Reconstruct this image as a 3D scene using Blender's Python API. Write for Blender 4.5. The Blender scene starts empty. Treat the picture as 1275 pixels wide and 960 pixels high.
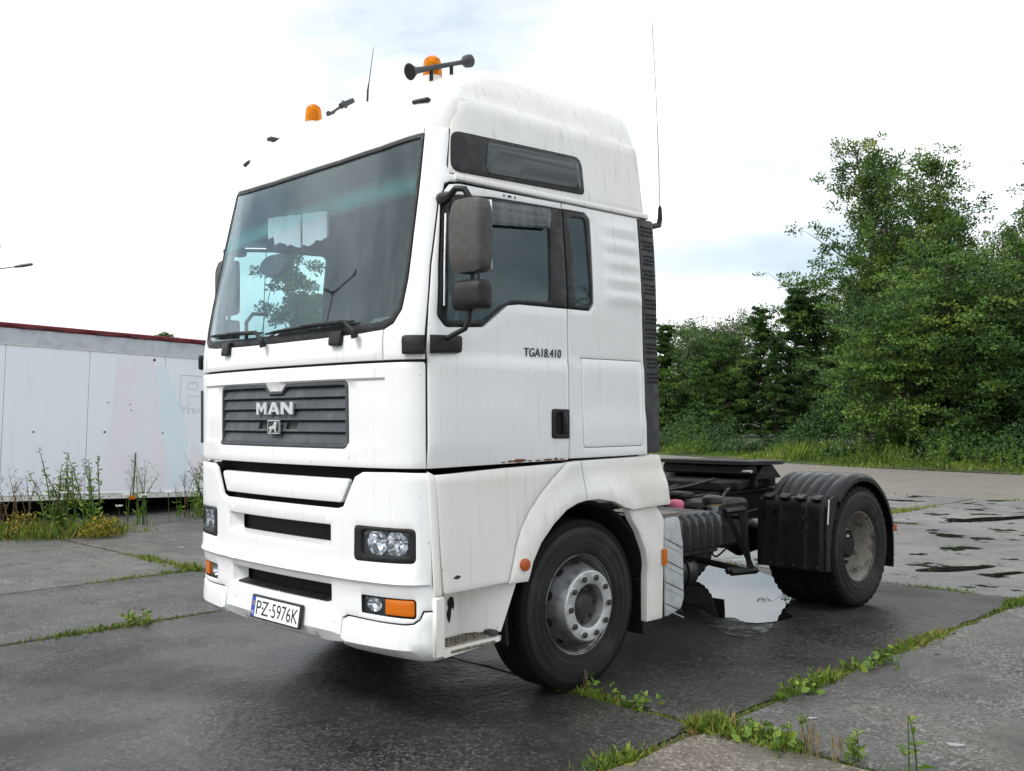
import bpy, bmesh, math, random
import numpy as np
from mathutils import Vector, Matrix
from mathutils.geometry import delaunay_2d_cdt
R = math.radians
SC = bpy.context.scene
COL = SC.collection

# ------------------------------------------------------------------ camera, sky, sun, exposure
cam_d = bpy.data.cameras.new('camera'); cam = bpy.data.objects.new('camera', cam_d); COL.objects.link(cam)
cam_d.sensor_fit = 'HORIZONTAL'; cam_d.sensor_width = 36.0
cam_d.lens = 36.0*1233.16/1275.0
cam_d.clip_start = 0.05; cam_d.clip_end = 3000
_yaw, _pit, _rol = R(45.4223), R(1.5565), R(-0.4770)
_d = Vector((-math.sin(_yaw)*math.cos(_pit), math.cos(_yaw)*math.cos(_pit), math.sin(_pit)))
_r = Vector((math.cos(_yaw), math.sin(_yaw), 0)); _u = _r.cross(_d)
_r2 = _r*math.cos(_rol)+_u*math.sin(_rol); _u2 = -_r*math.sin(_rol)+_u*math.cos(_rol)
cam.matrix_world = Matrix(((_r2.x, _u2.x, -_d.x, 5.244), (_r2.y, _u2.y, -_d.y, -3.156), (_r2.z, _u2.z, -_d.z, 1.706), (0, 0, 0, 1)))
SC.camera = cam
SUN_DIR = Vector((-0.10, -0.62, 0.78)).normalized()
w = bpy.data.worlds.new('World'); SC.world = w; w.use_nodes = True
nt = w.node_tree; N = nt.nodes; L = nt.links; N.clear()
wo = N.new('ShaderNodeOutputWorld'); bg = N.new('ShaderNodeBackground'); bg.inputs[1].default_value = 0.08
sky = N.new('ShaderNodeTexSky'); sky.sky_type = 'NISHITA'; sky.sun_disc = False
sky.sun_elevation = math.asin(SUN_DIR.z); sky.sun_rotation = math.atan2(SUN_DIR.x, SUN_DIR.y)
tc = N.new('ShaderNodeTexCoord'); mp = N.new('ShaderNodeMapping'); mp.inputs['Scale'].default_value = (1, 1, 2.6)
mp.inputs['Location'].default_value = (2.3, 0.2, 1.2)
no = N.new('ShaderNodeTexNoise'); no.inputs['Scale'].default_value = 2.3; no.inputs['Detail'].default_value = 6; no.inputs['Roughness'].default_value = .5
rp = N.new('ShaderNodeValToRGB'); rp.color_ramp.elements[0].position = .34; rp.color_ramp.elements[1].position = .54
cl = N.new('ShaderNodeMix'); cl.data_type = 'RGBA'
sky_gain = N.new('ShaderNodeMix'); sky_gain.data_type = 'RGBA'; sky_gain.inputs[0].default_value = .62
sky_gain.inputs[7].default_value = (5.2, 6.0, 6.4, 1)                      # thin high cloud over the blue
# bright overcast with slightly greyer folds
n2 = N.new('ShaderNodeTexNoise'); n2.inputs['Scale'].default_value = 4.5; n2.inputs['Detail'].default_value = 5; L.new(mp.outputs[0], n2.inputs['Vector'])
r2 = N.new('ShaderNodeValToRGB'); r2.color_ramp.elements[0].position = .36; r2.color_ramp.elements[1].position = .62; r2.color_ramp.elements[0].color = (.64, .665, .69, 1); r2.color_ramp.elements[1].color = (1, 1, 1, 1)
cg = N.new('ShaderNodeMix'); cg.data_type = 'RGBA'; cg.blend_type = 'MULTIPLY'; cg.inputs[0].default_value = 1; cg.inputs[6].default_value = (11.2, 11.25, 11.3, 1)
L.new(n2.outputs['Fac'], r2.inputs[0]); L.new(r2.outputs[0], cg.inputs[7]); L.new(cg.outputs[2], cl.inputs[7])
L.new(tc.outputs['Generated'], mp.inputs[0]); L.new(mp.outputs[0], no.inputs['Vector']); L.new(no.outputs['Fac'], rp.inputs[0])
L.new(sky.outputs[0], sky_gain.inputs[6]); L.new(sky_gain.outputs[2], cl.inputs[6]); L.new(rp.outputs[0], cl.inputs[0])
L.new(cl.outputs[2], bg.inputs[0]); L.new(bg.outputs[0], wo.inputs[0])
sun_d = bpy.data.lights.new('sun', 'SUN'); sun_d.energy = 1.5; sun_d.angle = R(20); sun_d.color = (1, .97, .92)
sun = bpy.data.objects.new('sun', sun_d); COL.objects.link(sun)
sun.rotation_euler = SUN_DIR.to_track_quat('Z', 'Y').to_euler(); sun.location = (0, -5, 20)
SC.view_settings.view_transform = 'Standard'; SC.view_settings.look = 'None'
SC.view_settings.exposure = 0.95; SC.view_settings.gamma = 1.0; SC.view_settings.use_curve_mapping = False
SC.cycles.max_bounces = 8; SC.cycles.transparent_max_bounces = 24

# ------------------------------------------------------------------ helpers: objects and materials
def tag(o, label=None, cat=None, group=None, kind=None):
    if label: o['label'] = label
    if cat: o['category'] = cat
    if group: o['group'] = group
    if kind: o['kind'] = kind
    return o
def empty(name, loc=(0, 0, 0), rz=0, parent=None):
    o = bpy.data.objects.new(name, None); COL.objects.link(o); o.location = loc; o.rotation_euler = (0, 0, rz); o.parent = parent
    o.empty_display_size = .2
    return o
def mesh_obj(name, verts, faces, mat, parent=None, smooth=40, flip=False):
    me = bpy.data.meshes.new(name)
    if flip: faces = [tuple(reversed(f)) for f in faces]
    me.from_pydata([tuple(v) for v in verts], [], faces); me.update()
    if smooth:
        me.polygons.foreach_set('use_smooth', [True]*len(me.polygons))
        me.set_sharp_from_angle(angle=R(smooth))
    me.materials.append(mat)
    o = bpy.data.objects.new(name, me); COL.objects.link(o); o.parent = parent
    return o
def mirror(o, parent, name=None):
    """the same part on the other side of the vehicle (x -> -x), with its sub-parts"""
    me = o.data.copy(); me.transform(Matrix.Diagonal((-1, 1, 1, 1))); me.flip_normals()
    c = bpy.data.objects.new(name or o.name.split('.')[0], me); COL.objects.link(c); c.parent = parent
    c.location = (-o.location.x, o.location.y, o.location.z)
    if 'kind' in o: c['kind'] = o['kind']
    for ch in list(o.children): mirror(ch, c)
    return c

class NT:
    def __init__(s, name):
        s.m = bpy.data.materials.new(name); s.m.use_nodes = True; s.t = s.m.node_tree; s.n = s.t.nodes; s.l = s.t.links
        s.b = s.n['Principled BSDF']; s.out = s.n['Material Output']; s._c = None
    def new(s, t, **kw):
        n = s.n.new(t)
        for k, v in kw.items(): setattr(n, k, v)
        return n
    def co(s, scale=(1, 1, 1), kind='Object'):
        if s._c is None: s._c = s.new('ShaderNodeTexCoord')
        m = s.new('ShaderNodeMapping'); m.inputs['Scale'].default_value = scale; s.l.new(s._c.outputs[kind], m.inputs[0]); return m.outputs[0]
    def noise(s, scale, detail=4, stretch=(1, 1, 1), rough=.55, kind='Object'):
        n = s.new('ShaderNodeTexNoise'); n.inputs['Scale'].default_value = scale; n.inputs['Detail'].default_value = detail; n.inputs['Roughness'].default_value = rough
        s.l.new(s.co(stretch, kind), n.inputs['Vector']); return n.outputs['Fac']
    def ramp(s, x, a, b, lo=0., hi=1.):
        n = s.new('ShaderNodeMapRange'); n.inputs['From Min'].default_value = a; n.inputs['From Max'].default_value = b
        n.inputs['To Min'].default_value = lo; n.inputs['To Max'].default_value = hi; n.interpolation_type = 'SMOOTHSTEP' if lo < hi else 'LINEAR'
        s.l.new(x, n.inputs['Value']); return n.outputs['Result']
    def math(s, op, a, b=None):
        n = s.new('ShaderNodeMath', operation=op)
        for i, v in enumerate((a, b)):
            if v is None: continue
            if isinstance(v, (int, float)): n.inputs[i].default_value = v
            else: s.l.new(v, n.inputs[i])
        return n.outputs[0]
    def mix(s, f, a, b):
        n = s.new('ShaderNodeMix', data_type='RGBA')
        for i, v in ((0, f), (6, a), (7, b)):
            if isinstance(v, tuple): n.inputs[i].default_value = v if len(v) == 4 else (*v, 1)
            elif isinstance(v, (int, float)): n.inputs[i].default_value = v
            else: s.l.new(v, n.inputs[i])
        return n.outputs[2]
    def set(s, k, v):
        if isinstance(v, (int, float)): s.b.inputs[k].default_value = v
        elif isinstance(v, tuple): s.b.inputs[k].default_value = v if len(v) == 4 else (*v, 1)
        else: s.l.new(v, s.b.inputs[k])
        return s
    def bump(s, h, dist=.01, strength=1.):
        n = s.new('ShaderNodeBump'); n.inputs['Distance'].default_value = dist; n.inputs['Strength'].default_value = strength
        s.l.new(h, n.inputs['Height']); s.l.new(n.outputs[0], s.b.inputs['Normal']); return s
def simple(name, col, rough=.5, metal=0, var=.0, vscale=6, bump=0, bscale=80, dirt=None, spec=.5):
    k = NT(name)
    c = col
    if var: c = k.mix(k.noise(vscale, 5), tuple(x*(1-var) for x in col), tuple(min(1, x*(1+var)) for x in col))
    if dirt:
        dcol, amt, sc = dirt
        c = k.mix(k.ramp(k.noise(sc, 6), .46, .7, 0, amt), c, dcol)
        k.set('Roughness', k.ramp(k.noise(sc*1.7, 4), .3, .7, rough, min(1, rough+.25)))
    else: k.set('Roughness', rough)
    k.set('Base Color', c).set('Metallic', metal).set('Specular IOR Level', spec)
    if bump: k.bump(k.noise(bscale, 4), bump)
    return k.m
def paint(name, base, dirtcol, streak=.5, cream=.3, rough=.28):
    k = NT(name)
    big = k.noise(1.3, 5); st = k.noise(3, 5, (9, 9, .55)); fine = k.noise(60, 3)
    c = k.mix(k.ramp(big, .35, .75, 0, cream), base, dirtcol)
    c = k.mix(k.ramp(st, .52, .78, 0, streak), c, tuple(x*.72 for x in dirtcol))
    spk = k.ramp(k.noise(38, 2), .735, .77, 0, .55)
    c = k.mix(spk, c, (.22, .2, .17))
    k.set('Base Color', c).set('Roughness', k.ramp(st, .3, .75, rough, rough+.22)).set('Coat Weight', .5).set('Coat Roughness', .05)
    k.bump(k.math('ADD', k.math('MULTIPLY', fine, .12), k.noise(5, 2)), .0012, .6)
    return k.m
def glass(name, tint, dirt=.06, ior=1.5, band=None, gain=1.0):
    k = NT(name); k.n.remove(k.b)
    tr = k.new('ShaderNodeBsdfTransparent'); gl = k.new('ShaderNodeBsdfGlossy'); gl.inputs['Roughness'].default_value = .02; gl.inputs['Color'].default_value = (.86, .95, 1, 1)
    col = tint
    tr.inputs[0].default_value = (*tint, 1)
    fr = k.new('ShaderNodeFresnel'); ge = k.new('ShaderNodeNewGeometry'); k.l.new(k.ramp(ge.outputs['Backfacing'], 0, 1, ior, 1/ior), fr.inputs['IOR'])
    m1 = k.new('ShaderNodeMixShader'); k.l.new(k.math('MULTIPLY', fr.outputs[0], gain), m1.inputs[0]); k.l.new(tr.outputs[0], m1.inputs[1]); k.l.new(gl.outputs[0], m1.inputs[2])
    df = k.new('ShaderNodeBsdfDiffuse'); df.inputs[0].default_value = (.42, .45, .46, 1)
    m2 = k.new('ShaderNodeMixShader')
    film = k.ramp(k.noise(7, 6, (3, 3, .5)), .25, .75, dirt*.5, dirt*1.6)
    spots = k.ramp(k.noise(90, 1), .66, .7, 0, dirt*1.5)
    k.l.new(k.math('ADD', film, spots), m2.inputs[0]); k.l.new(m1.outputs[0], m2.inputs[1]); k.l.new(df.outputs[0], m2.inputs[2])
    if band:                                   # bright teal reflection painted into the upper windscreen as a diffuse band
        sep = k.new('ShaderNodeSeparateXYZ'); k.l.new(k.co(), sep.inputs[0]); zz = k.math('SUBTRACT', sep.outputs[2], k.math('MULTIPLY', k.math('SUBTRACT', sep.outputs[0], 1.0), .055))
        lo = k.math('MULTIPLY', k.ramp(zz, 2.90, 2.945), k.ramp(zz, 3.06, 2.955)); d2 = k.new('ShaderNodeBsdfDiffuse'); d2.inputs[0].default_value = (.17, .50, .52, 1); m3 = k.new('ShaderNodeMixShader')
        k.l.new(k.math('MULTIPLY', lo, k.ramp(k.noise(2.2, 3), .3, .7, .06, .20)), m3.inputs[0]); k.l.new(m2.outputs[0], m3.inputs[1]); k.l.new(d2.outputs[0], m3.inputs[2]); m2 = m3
    k.l.new(m2.outputs[0], k.out.inputs[0])
    return k.m

M = {}
M['white'] = paint('white_paint', (.80, .81, .82), (.62, .58, .50), .24, .16)
M['roofwhite'] = paint('roof_paint', (.78, .78, .76), (.60, .56, .47), .5, .42)
M['cream'] = paint('aged_cream_paint', (.81, .805, .775), (.68, .63, .52), .36, .5)
M['bumper'] = paint('bumper_paint', (.81, .82, .83), (.60, .57, .50), .2, .14, .3)
M['greyplastic'] = simple('grey_plastic', (.030, .032, .036), .45, var=.25, bump=.0012, bscale=300, dirt=((.07, .07, .07), .4, 9))
M['blackplastic'] = simple('black_plastic', (.007, .0072, .008), .36, var=.3, bump=.0008, bscale=350, dirt=((.022, .022, .023), .35, 12), spec=.4)
M['wetblack'] = simple('wet_black_plastic', (.007, .008, .0095), .18, var=.3, bump=.002, bscale=40, dirt=((.011, .012, .0135), .5, 7), spec=.22)
M['mirror'] = simple('weathered_mirror_plastic', (.062, .060, .058), .6, var=.2, bump=.001, bscale=260, dirt=((.10, .10, .10), .5, 20))
M['grille'] = simple('grille_plastic', (.045, .051, .060), .42, var=.2, bump=.0006, bscale=200, dirt=((.10, .105, .11), .5, 8))
M['black'] = simple('dark_void', (.006, .006, .006), .9)
M['lining'] = simple('cab_lining', (.06, .063, .066), .9, var=.15)
M['dash'] = simple('dashboard_plastic', (.09, .095, .10), .6, var=.1)
M['seat'] = simple('seat_cloth', (.07, .075, .09), .95, var=.2, vscale=30)
M['cloth'] = simple('curtain_cloth', (.72, .68, .76), .9, var=.05)
M['chassis'] = simple('oily_chassis_steel', (.007, .0068, .0068), .5, .0, var=.4, bump=.003, bscale=50, dirt=((.025, .021, .017), .6, 6), spec=.35)
M['rubber'] = None
M['alu'] = simple('brushed_aluminium', (.62, .63, .64), .38, .9, var=.12, dirt=((.25, .22, .2), .35, 10))
M['steelrim'] = simple('painted_steel_rim', (.23, .235, .24), .38, .7, var=.25, dirt=((.04, .038, .036), .8, 9), bump=.001, bscale=90)
M['rustrim'] = simple('rusty_rim', (.30, .28, .24), .7, .15, var=.5, vscale=12, dirt=((.05, .036, .025), .9, 11), bump=.003, bscale=60)
M['nut'] = simple('dark_wheel_nut', (.07, .065, .06), .5, .7, var=.3, vscale=40)
M['greypanel'] = simple('grey_side_panel', (.48, .50, .51), .45, .2, var=.12, dirt=((.2, .19, .17), .4, 14))
M['chrome'] = simple('chrome', (.75, .76, .78), .12, 1)
M['letter'] = simple('silver_letters', (.72, .74, .76), .3, .7)
M['darkletter'] = simple('dark_badge_letters', (.05, .05, .052), .4, .4)
M['amber'] = NT('amber_plastic').set('Base Color', (.70, .17, .006)).set('Roughness', .18).set('Transmission Weight', .2).m
M['beaconamber'] = NT('beacon_amber').set('Base Color', (.78, .25, .008)).set('Roughness', .12).set('Transmission Weight', .45).set('IOR', 1.2).m
M['redmark'] = simple('orange_reflector', (.42, .09, .012), .25)
M['platewhite'] = simple('plate_white', (.80, .81, .80), .4)
M['plateblue'] = simple('plate_blue', (.02, .06, .42), .4)
M['plateblack'] = simple('plate_black_print', (.012, .012, .014), .4)
M['rust'] = simple('rust', (.16, .06, .025), .9, var=.5, vscale=60)
M['pink'] = simple('pink_cap', (.62, .13, .22), .5)
M['brass'] = simple('dull_brass', (.35, .24, .08), .45, .6, var=.3)
M['treadplate'] = simple('step_tread', (.24, .215, .18), .6, .4, var=.4, vscale=50, bump=.004, bscale=90, dirt=((.07, .05, .035), .8, 30))
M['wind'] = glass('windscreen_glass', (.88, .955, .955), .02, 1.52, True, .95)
M['sideglass'] = glass('side_glass', (.70, .84, .85), .014, 1.5, None, .75)
M['smoke'] = glass('smoked_deflector', (.16, .15, .19), .16, 1.5)
M['lens'] = glass('lamp_lens', (.96, .97, .98), .02, 1.4)
k = NT('tyre_rubber')
dust = k.ramp(k.noise(5, 6), .42, .75, 0, .8)
k.set('Base Color', k.mix(dust, (.009, .009, .0092), (.036, .035, .034))).set('Roughness', .75).bump(k.noise(150, 3), .0015); M['rubber'] = k.m
M['tread'] = simple('shaded_tyre_tread', (.0055, .0055, .0055), .85, spec=.25)  # tread blacker than the sidewalls: its deep shade is put into the colour

# ------------------------------------------------------------------ helpers: polygons and panels
def roundpoly(P, seg=4):
    out = []; n = len(P)
    for i in range(n):
        p = Vector(P[i][:2]); r = P[i][2] if len(P[i]) > 2 else 0
        if r <= 0: out.append(p); continue
        a = (Vector(P[i-1][:2])-p); b = (Vector(P[(i+1) % n][:2])-p)
        ang = a.angle(b); t = min(r/math.tan(ang/2), a.length*.49, b.length*.49)
        p0 = p+a.normalized()*t; p1 = p+b.normalized()*t
        for j in range(seg+1):
            f = j/seg; out.append(p0*(1-f)**2+p*2*f*(1-f)+p1*f*f)
    return out
def area2(P): return sum(P[i-1].x*P[i].y-P[i].x*P[i-1].y for i in range(len(P)))
def densify(P, d):
    out = []
    for i in range(len(P)):
        a = P[i]; b = P[(i+1) % len(P)]; k = max(1, int(math.ceil((b-a).length/d-1e-6)))
        out += [a.lerp(b, j/k) for j in range(k)]
    return out
def inset(P, d):
    out = []; n = len(P)
    for i in range(n):
        a = (P[i]-P[i-1]); b = (P[(i+1) % n]-P[i])
        if a.length < 1e-9: a = b
        if b.length < 1e-9: b = a
        a = a.normalized(); b = b.normalized(); na = Vector((-a.y, a.x)); nb = Vector((-b.y, b.x)); m = na+nb
        if m.length < 1e-6: m = na
        m.normalize(); c = max(.35, m.dot(na)); out.append(P[i]+m*(d/c))
    return out
def inside(pts, poly):
    x, y = pts[:, 0], pts[:, 1]; r = np.zeros(len(pts), bool); q = np.array([(p.x, p.y) for p in poly]); j = len(q)-1
    for i in range(len(q)):
        c = ((q[i, 1] > y) != (q[j, 1] > y))
        with np.errstate(divide='ignore', invalid='ignore'):
            r ^= c & (x < (q[j, 0]-q[i, 0])*(y-q[i, 1])/(q[j, 1]-q[i, 1]+1e-30)+q[i, 0])
        j = i
    return r
def segdist(pts, poly):
    q = np.array([(p.x, p.y) for p in poly]); dmin = np.full(len(pts), 1e9)
    for i in range(len(q)):
        a = q[i-1]; b = q[i]; ab = b-a; l = (ab@ab)+1e-12; t = np.clip(((pts-a)@ab)/l, 0, 1)
        dmin = np.minimum(dmin, np.linalg.norm(pts-(a+t[:, None]*ab), axis=1))
    return dmin
def surf(f, flip=1):
    def g(u, v, d=0):
        p = Vector(f(u, v))
        if d == 0: return p
        e = 2e-3; a = Vector(f(u+e, v))-Vector(f(u-e, v)); b = Vector(f(u, v+e))-Vector(f(u, v-e)); n = a.cross(b)
        return p+n.normalized()*(d*flip)
    return g
def triangulate(loops, res, lines=()):
    """loops[0] outer CCW, the others holes CW; returns 2-D points, triangles, loop indices"""
    pts = []; edges = []; li = []
    for lp in loops:
        s = len(pts); pts += [p.copy() for p in lp]; edges += [(s+i, s+(i+1) % len(lp)) for i in range(len(lp))]; li.append(list(range(s, len(pts))))
    for ln in lines:
        s = len(pts); pts += [Vector(p) for p in ln]; edges += [(s+i, s+i+1) for i in range(len(ln)-1)]
    q = np.array([(p.x, p.y) for p in loops[0]]); lo = q.min(0); hi = q.max(0)
    gx, gy = np.meshgrid(np.arange(lo[0]+res/2, hi[0], res), np.arange(lo[1]+res/2, hi[1], res)); g = np.c_[gx.ravel(), gy.ravel()]
    if len(g):
        ok = inside(g, loops[0])
        for h in loops[1:]: ok &= ~inside(g, h)
        g = g[ok]
        for lp in list(loops):
            if len(g): g = g[segdist(g, lp) > res*.4]
        for ln in lines:
            if len(g):
                qq = [Vector(p) for p in ln]; qq = qq+qq[::-1]; g = g[segdist(g, qq) > res*.25]
        pts += [Vector((a, b)) for a, b in g]
    ov, oe, of, orig, _, _ = delaunay_2d_cdt(pts, edges, [], 0, 1e-6)
    mp = {}
    for i, l in enumerate(orig):
        for j in l: mp[j] = i
    c = np.array([[sum(ov[i].x for i in f)/3, sum(ov[i].y for i in f)/3] for f in of])
    ok = inside(c, loops[0])
    for h in loops[1:]: ok &= ~inside(c, h)
    tris = []
    for f, k_ in zip(of, ok):
        if not k_: continue
        a, b, d = (ov[i] for i in f)
        if abs((b-a).cross(d-a)) < 1e-10: continue
        tris.append(tuple(f) if (b-a).cross(d-a) > 0 else tuple(reversed(f)))
    return ov, tris, [[mp[i] for i in l] for l in li]
def panel(name, outer, fn, mat, parent=None, holes=(), t=.018, bev=.004, res=.06, lines=(), seg=4, off=0, smooth=38, exact=False):
    lo = densify(roundpoly(outer, seg), res)
    if area2(lo) < 0: lo.reverse()
    L_ = [lo]
    for h in holes:
        h = densify(roundpoly(h, seg), res)
        if area2(h) > 0: h.reverse()
        L_.append(h)
    ins = [inset(l, bev) for l in L_]
    ov, tris, li = triangulate(ins, res, lines)
    V = [fn(p.x, p.y, off) for p in ov]; Fc = list(tris); nb = len(V)
    V += [fn(p.x, p.y, off-t) for p in ov]; Fc += [tuple(nb+i for i in reversed(f)) for f in tris]
    for l, idx in zip(L_, li):
        n = len(l); m = inset(l, bev*.29); s1 = len(V); V += [fn(p.x, p.y, off-bev*.29) for p in m]
        s2 = len(V); V += [fn(p.x, p.y, off-bev) for p in l]; s3 = len(V); V += [fn(p.x, p.y, off-t) for p in l]
        for i in range(n):
            j = (i+1) % n
            Fc += [(idx[j], idx[i], s1+i, s1+j), (s1+j, s1+i, s2+i, s2+j), (s2+j, s2+i, s3+i, s3+j), (s3+j, s3+i, nb+idx[i], nb+idx[j])]
    o = mesh_obj(name, V, Fc, mat, parent, smooth)
    if exact:                                   # panes take their normals from the surface itself, so that reflections run clean
        nn = [(fn(p.x, p.y, .01)-fn(p.x, p.y, -.01)).normalized() for p in ov]; fb = (0, -1, 0)
        nr = nn+[-q for q in nn]; rest = [q for l in L_ for _ in range(3) for q in [(fn(p.x, p.y, .01)-fn(p.x, p.y, -.01)).normalized() for p in l]]
        me = o.data; me.polygons.foreach_set('use_smooth', [True]*len(me.polygons)); me.normals_split_custom_set_from_vertices([tuple(q) for q in nr+rest])
    return o
def recess(name, loop, fn, depth, mat, parent, taper=.0, d0=-.002, back=True, res=.08):
    """an inward pocket behind an opening"""
    l = densify(roundpoly(loop), res)
    if area2(l) < 0: l.reverse()
    l2 = inset(l, taper); V = [fn(p.x, p.y, d0) for p in l]; n = len(l)
    V += [fn(p.x, p.y, d0-depth) for p in l2]
    Fc = [(i, (i+1) % n, n+(i+1) % n, n+i) for i in range(n)]
    if back:
        ov, tris, li = triangulate([l2], res)
        s = len(V); V += [fn(p.x, p.y, d0-depth) for p in ov]; Fc += [tuple(s+i for i in f) for f in tris]
    return mesh_obj(name, V, Fc, mat, parent, 30)

class MB:
    def __init__(s): s.v = []; s.f = []
    def add(s, V, F):
        o = len(s.v); s.v += [Vector(p) for p in V]; s.f += [tuple(i+o for i in f) for f in F]; return s
    def box(s, lo, hi, b=.006, rot=None, c=None):
        lo = Vector(lo); hi = Vector(hi); ce = (lo+hi)/2; h = (hi-lo)/2; b = min(b, min(h)*.9)
        V = []; 
        for sx in (-1, 1):
            for sy in (-1, 1):
                for sz in (-1, 1):
                    V += [Vector((sx*h.x, sy*(h.y-b), sz*(h.z-b))), Vector((sx*(h.x-b), sy*h.y, sz*(h.z-b))), Vector((sx*(h.x-b), sy*(h.y-b), sz*h.z))]
        if rot is not None: V = [rot @ p for p in V]
        V = [p+ce for p in V]
        ix = lambda a, bb, cc, k_: ((a*2+bb)*2+cc)*3+k_
        F = []
        for a in (0, 1):
            q = [ix(a, 0, 0, 0), ix(a, 1, 0, 0), ix(a, 1, 1, 0), ix(a, 0, 1, 0)]; F.append(q if a else q[::-1])
            q = [ix(0, a, 0, 1), ix(0, a, 1, 1), ix(1, a, 1, 1), ix(1, a, 0, 1)]; F.append(q if a else q[::-1])
            q = [ix(0, 0, a, 2), ix(1, 0, a, 2), ix(1, 1, a, 2), ix(0, 1, a, 2)]; F.append(q if a else q[::-1])
        for a in (0, 1):
            for bb in (0, 1):
                q = [ix(a, bb, 0, 0), ix(a, bb, 1, 0), ix(a, bb, 1, 1), ix(a, bb, 0, 1)]; F.append(q if (a != bb) else q[::-1])
                q = [ix(a, 0, bb, 0), ix(a, 0, bb, 2), ix(a, 1, bb, 2), ix(a, 1, bb, 0)]; F.append(q if (a != bb) else q[::-1])
                q = [ix(0, a, bb, 1), ix(1, a, bb, 1), ix(1, a, bb, 2), ix(0, a, bb, 2)]; F.append(q if (a != bb) else q[::-1])
                for cc in (0, 1):
                    q = [ix(a, bb, cc, 0), ix(a, bb, cc, 1), ix(a, bb, cc, 2)]; F.append(q if (a+bb+cc) % 2 else q[::-1])
        return s.add(V, F)
    def tube(s, path, rad, n=10, caps=True):
        path = [Vector(p) for p in path]; rad = rad if isinstance(rad, (list, tuple)) else [rad]*len(path); V = []; F = []
        t = (path[1]-path[0]).normalized(); up = Vector((0, 0, 1)) if abs(t.z) < .9 else Vector((1, 0, 0)); a = t.cross(up).normalized()
        for i, p in enumerate(path):
            t = (path[min(i+1, len(path)-1)]-path[max(i-1, 0)]).normalized(); a = (a-t*a.dot(t)).normalized(); b = t.cross(a)
            V += [p+(a*math.cos(2*math.pi*k_/n)+b*math.sin(2*math.pi*k_/n))*rad[i] for k_ in range(n)]
        for i in range(len(path)-1):
            for k_ in range(n): F.append((i*n+k_, i*n+(k_+1) % n, (i+1)*n+(k_+1) % n, (i+1)*n+k_))
        if caps: F += [tuple(range(n))[::-1], tuple((len(path)-1)*n+k_ for k_ in range(n))]
        return s.add(V, F)
    def lathe(s, prof, c, axis='x', n=48, sx=1, rf=None):
        """prof: (along axis, radius) list, closed by itself if first==last"""
        V = []; F = []; c = Vector(c)
        for i, (a, r) in enumerate(prof):
            for k_ in range(n):
                th = 2*math.pi*k_/n; rr = r if rf is None else rf(i, k_, r); u, v = rr*math.cos(th), rr*math.sin(th)
                V.append(c+Vector((a*sx, u, v) if axis == 'x' else ((u, a, v) if axis == 'y' else (u, v, a))))
        for i in range(len(prof)-1):
            for k_ in range(n):
                q = (i*n+k_, i*n+(k_+1) % n, (i+1)*n+(k_+1) % n, (i+1)*n+k_)
                F.append(q if ((axis != 'y') == (sx > 0)) else q[::-1])
        return s.add(V, F)
    def prism(s, poly, fn, depth, off=0):
        """closed prism standing 'depth' proud of a mapped surface; poly in (u,v)"""
        P = [Vector(p[:2]) for p in poly]
        if area2(P) < 0: P.reverse()
        ov, tris, li = triangulate([P], 9.)
        n = len(ov); V = [fn(p.x, p.y, off+depth) for p in ov]+[fn(p.x, p.y, off) for p in ov]; F = list(tris)+[tuple(n+i for i in reversed(t)) for t in tris]
        l = li[0]; m = len(l)
        for i in range(m): F.append((l[i], n+l[i], n+l[(i+1) % m], l[(i+1) % m]))
        return s.add(V, F)
    def build(s, name, mat, parent=None, smooth=40):
        o = mesh_obj(name, s.v, s.f, mat, parent, 0); bm = bmesh.new(); bm.from_mesh(o.data); bmesh.ops.recalc_face_normals(bm, faces=bm.faces[:]); bm.to_mesh(o.data); bm.free()
        if smooth: o.data.polygons.foreach_set("use_smooth", [True]*len(o.data.polygons)); o.data.set_sharp_from_angle(angle=R(smooth))
        return o
def xyz(mapf):
    return lambda u, v, d=0: Vector(mapf(u, v, d))
def text_polys(txt, size, spacing=1.0):
    """flat lettering from the built-in font as triangles in 2-D, centred on the origin"""
    cu = bpy.data.curves.new('lettering', 'FONT'); cu.body = txt; cu.size = size; cu.align_x = 'CENTER'; cu.align_y = 'CENTER'; cu.space_character = spacing; cu.resolution_u = 4
    ob = bpy.data.objects.new('lettering', cu); COL.objects.link(ob)
    dg = bpy.context.evaluated_depsgraph_get(); me = bpy.data.meshes.new_from_object(ob.evaluated_get(dg))
    V = [v.co.copy() for v in me.vertices]; F = [tuple(p.vertices) for p in me.polygons]
    bpy.data.objects.remove(ob); bpy.data.curves.remove(cu); bpy.data.meshes.remove(me)
    return V, F
def lettering(name, txt, size, fn, mat, parent, off=.0015, sx=1., spacing=1., shear=0., thick=0.):
    V, F = text_polys(txt, size, spacing)
    P = [fn(p.x*sx+p.y*shear, p.y, off+thick) for p in V]
    if thick:
        from collections import Counter
        n = len(P); P += [fn(p.x*sx+p.y*shear, p.y, off) for p in V]; E = Counter()
        for f in F:
            for i in range(len(f)): E[(f[i], f[(i+1) % len(f)])] += 1
        F = list(F)+[(b, a, a+n, b+n) for (a, b) in E if (b, a) not in E]
    return mesh_obj(name, P, F, mat, parent, 0)

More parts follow.
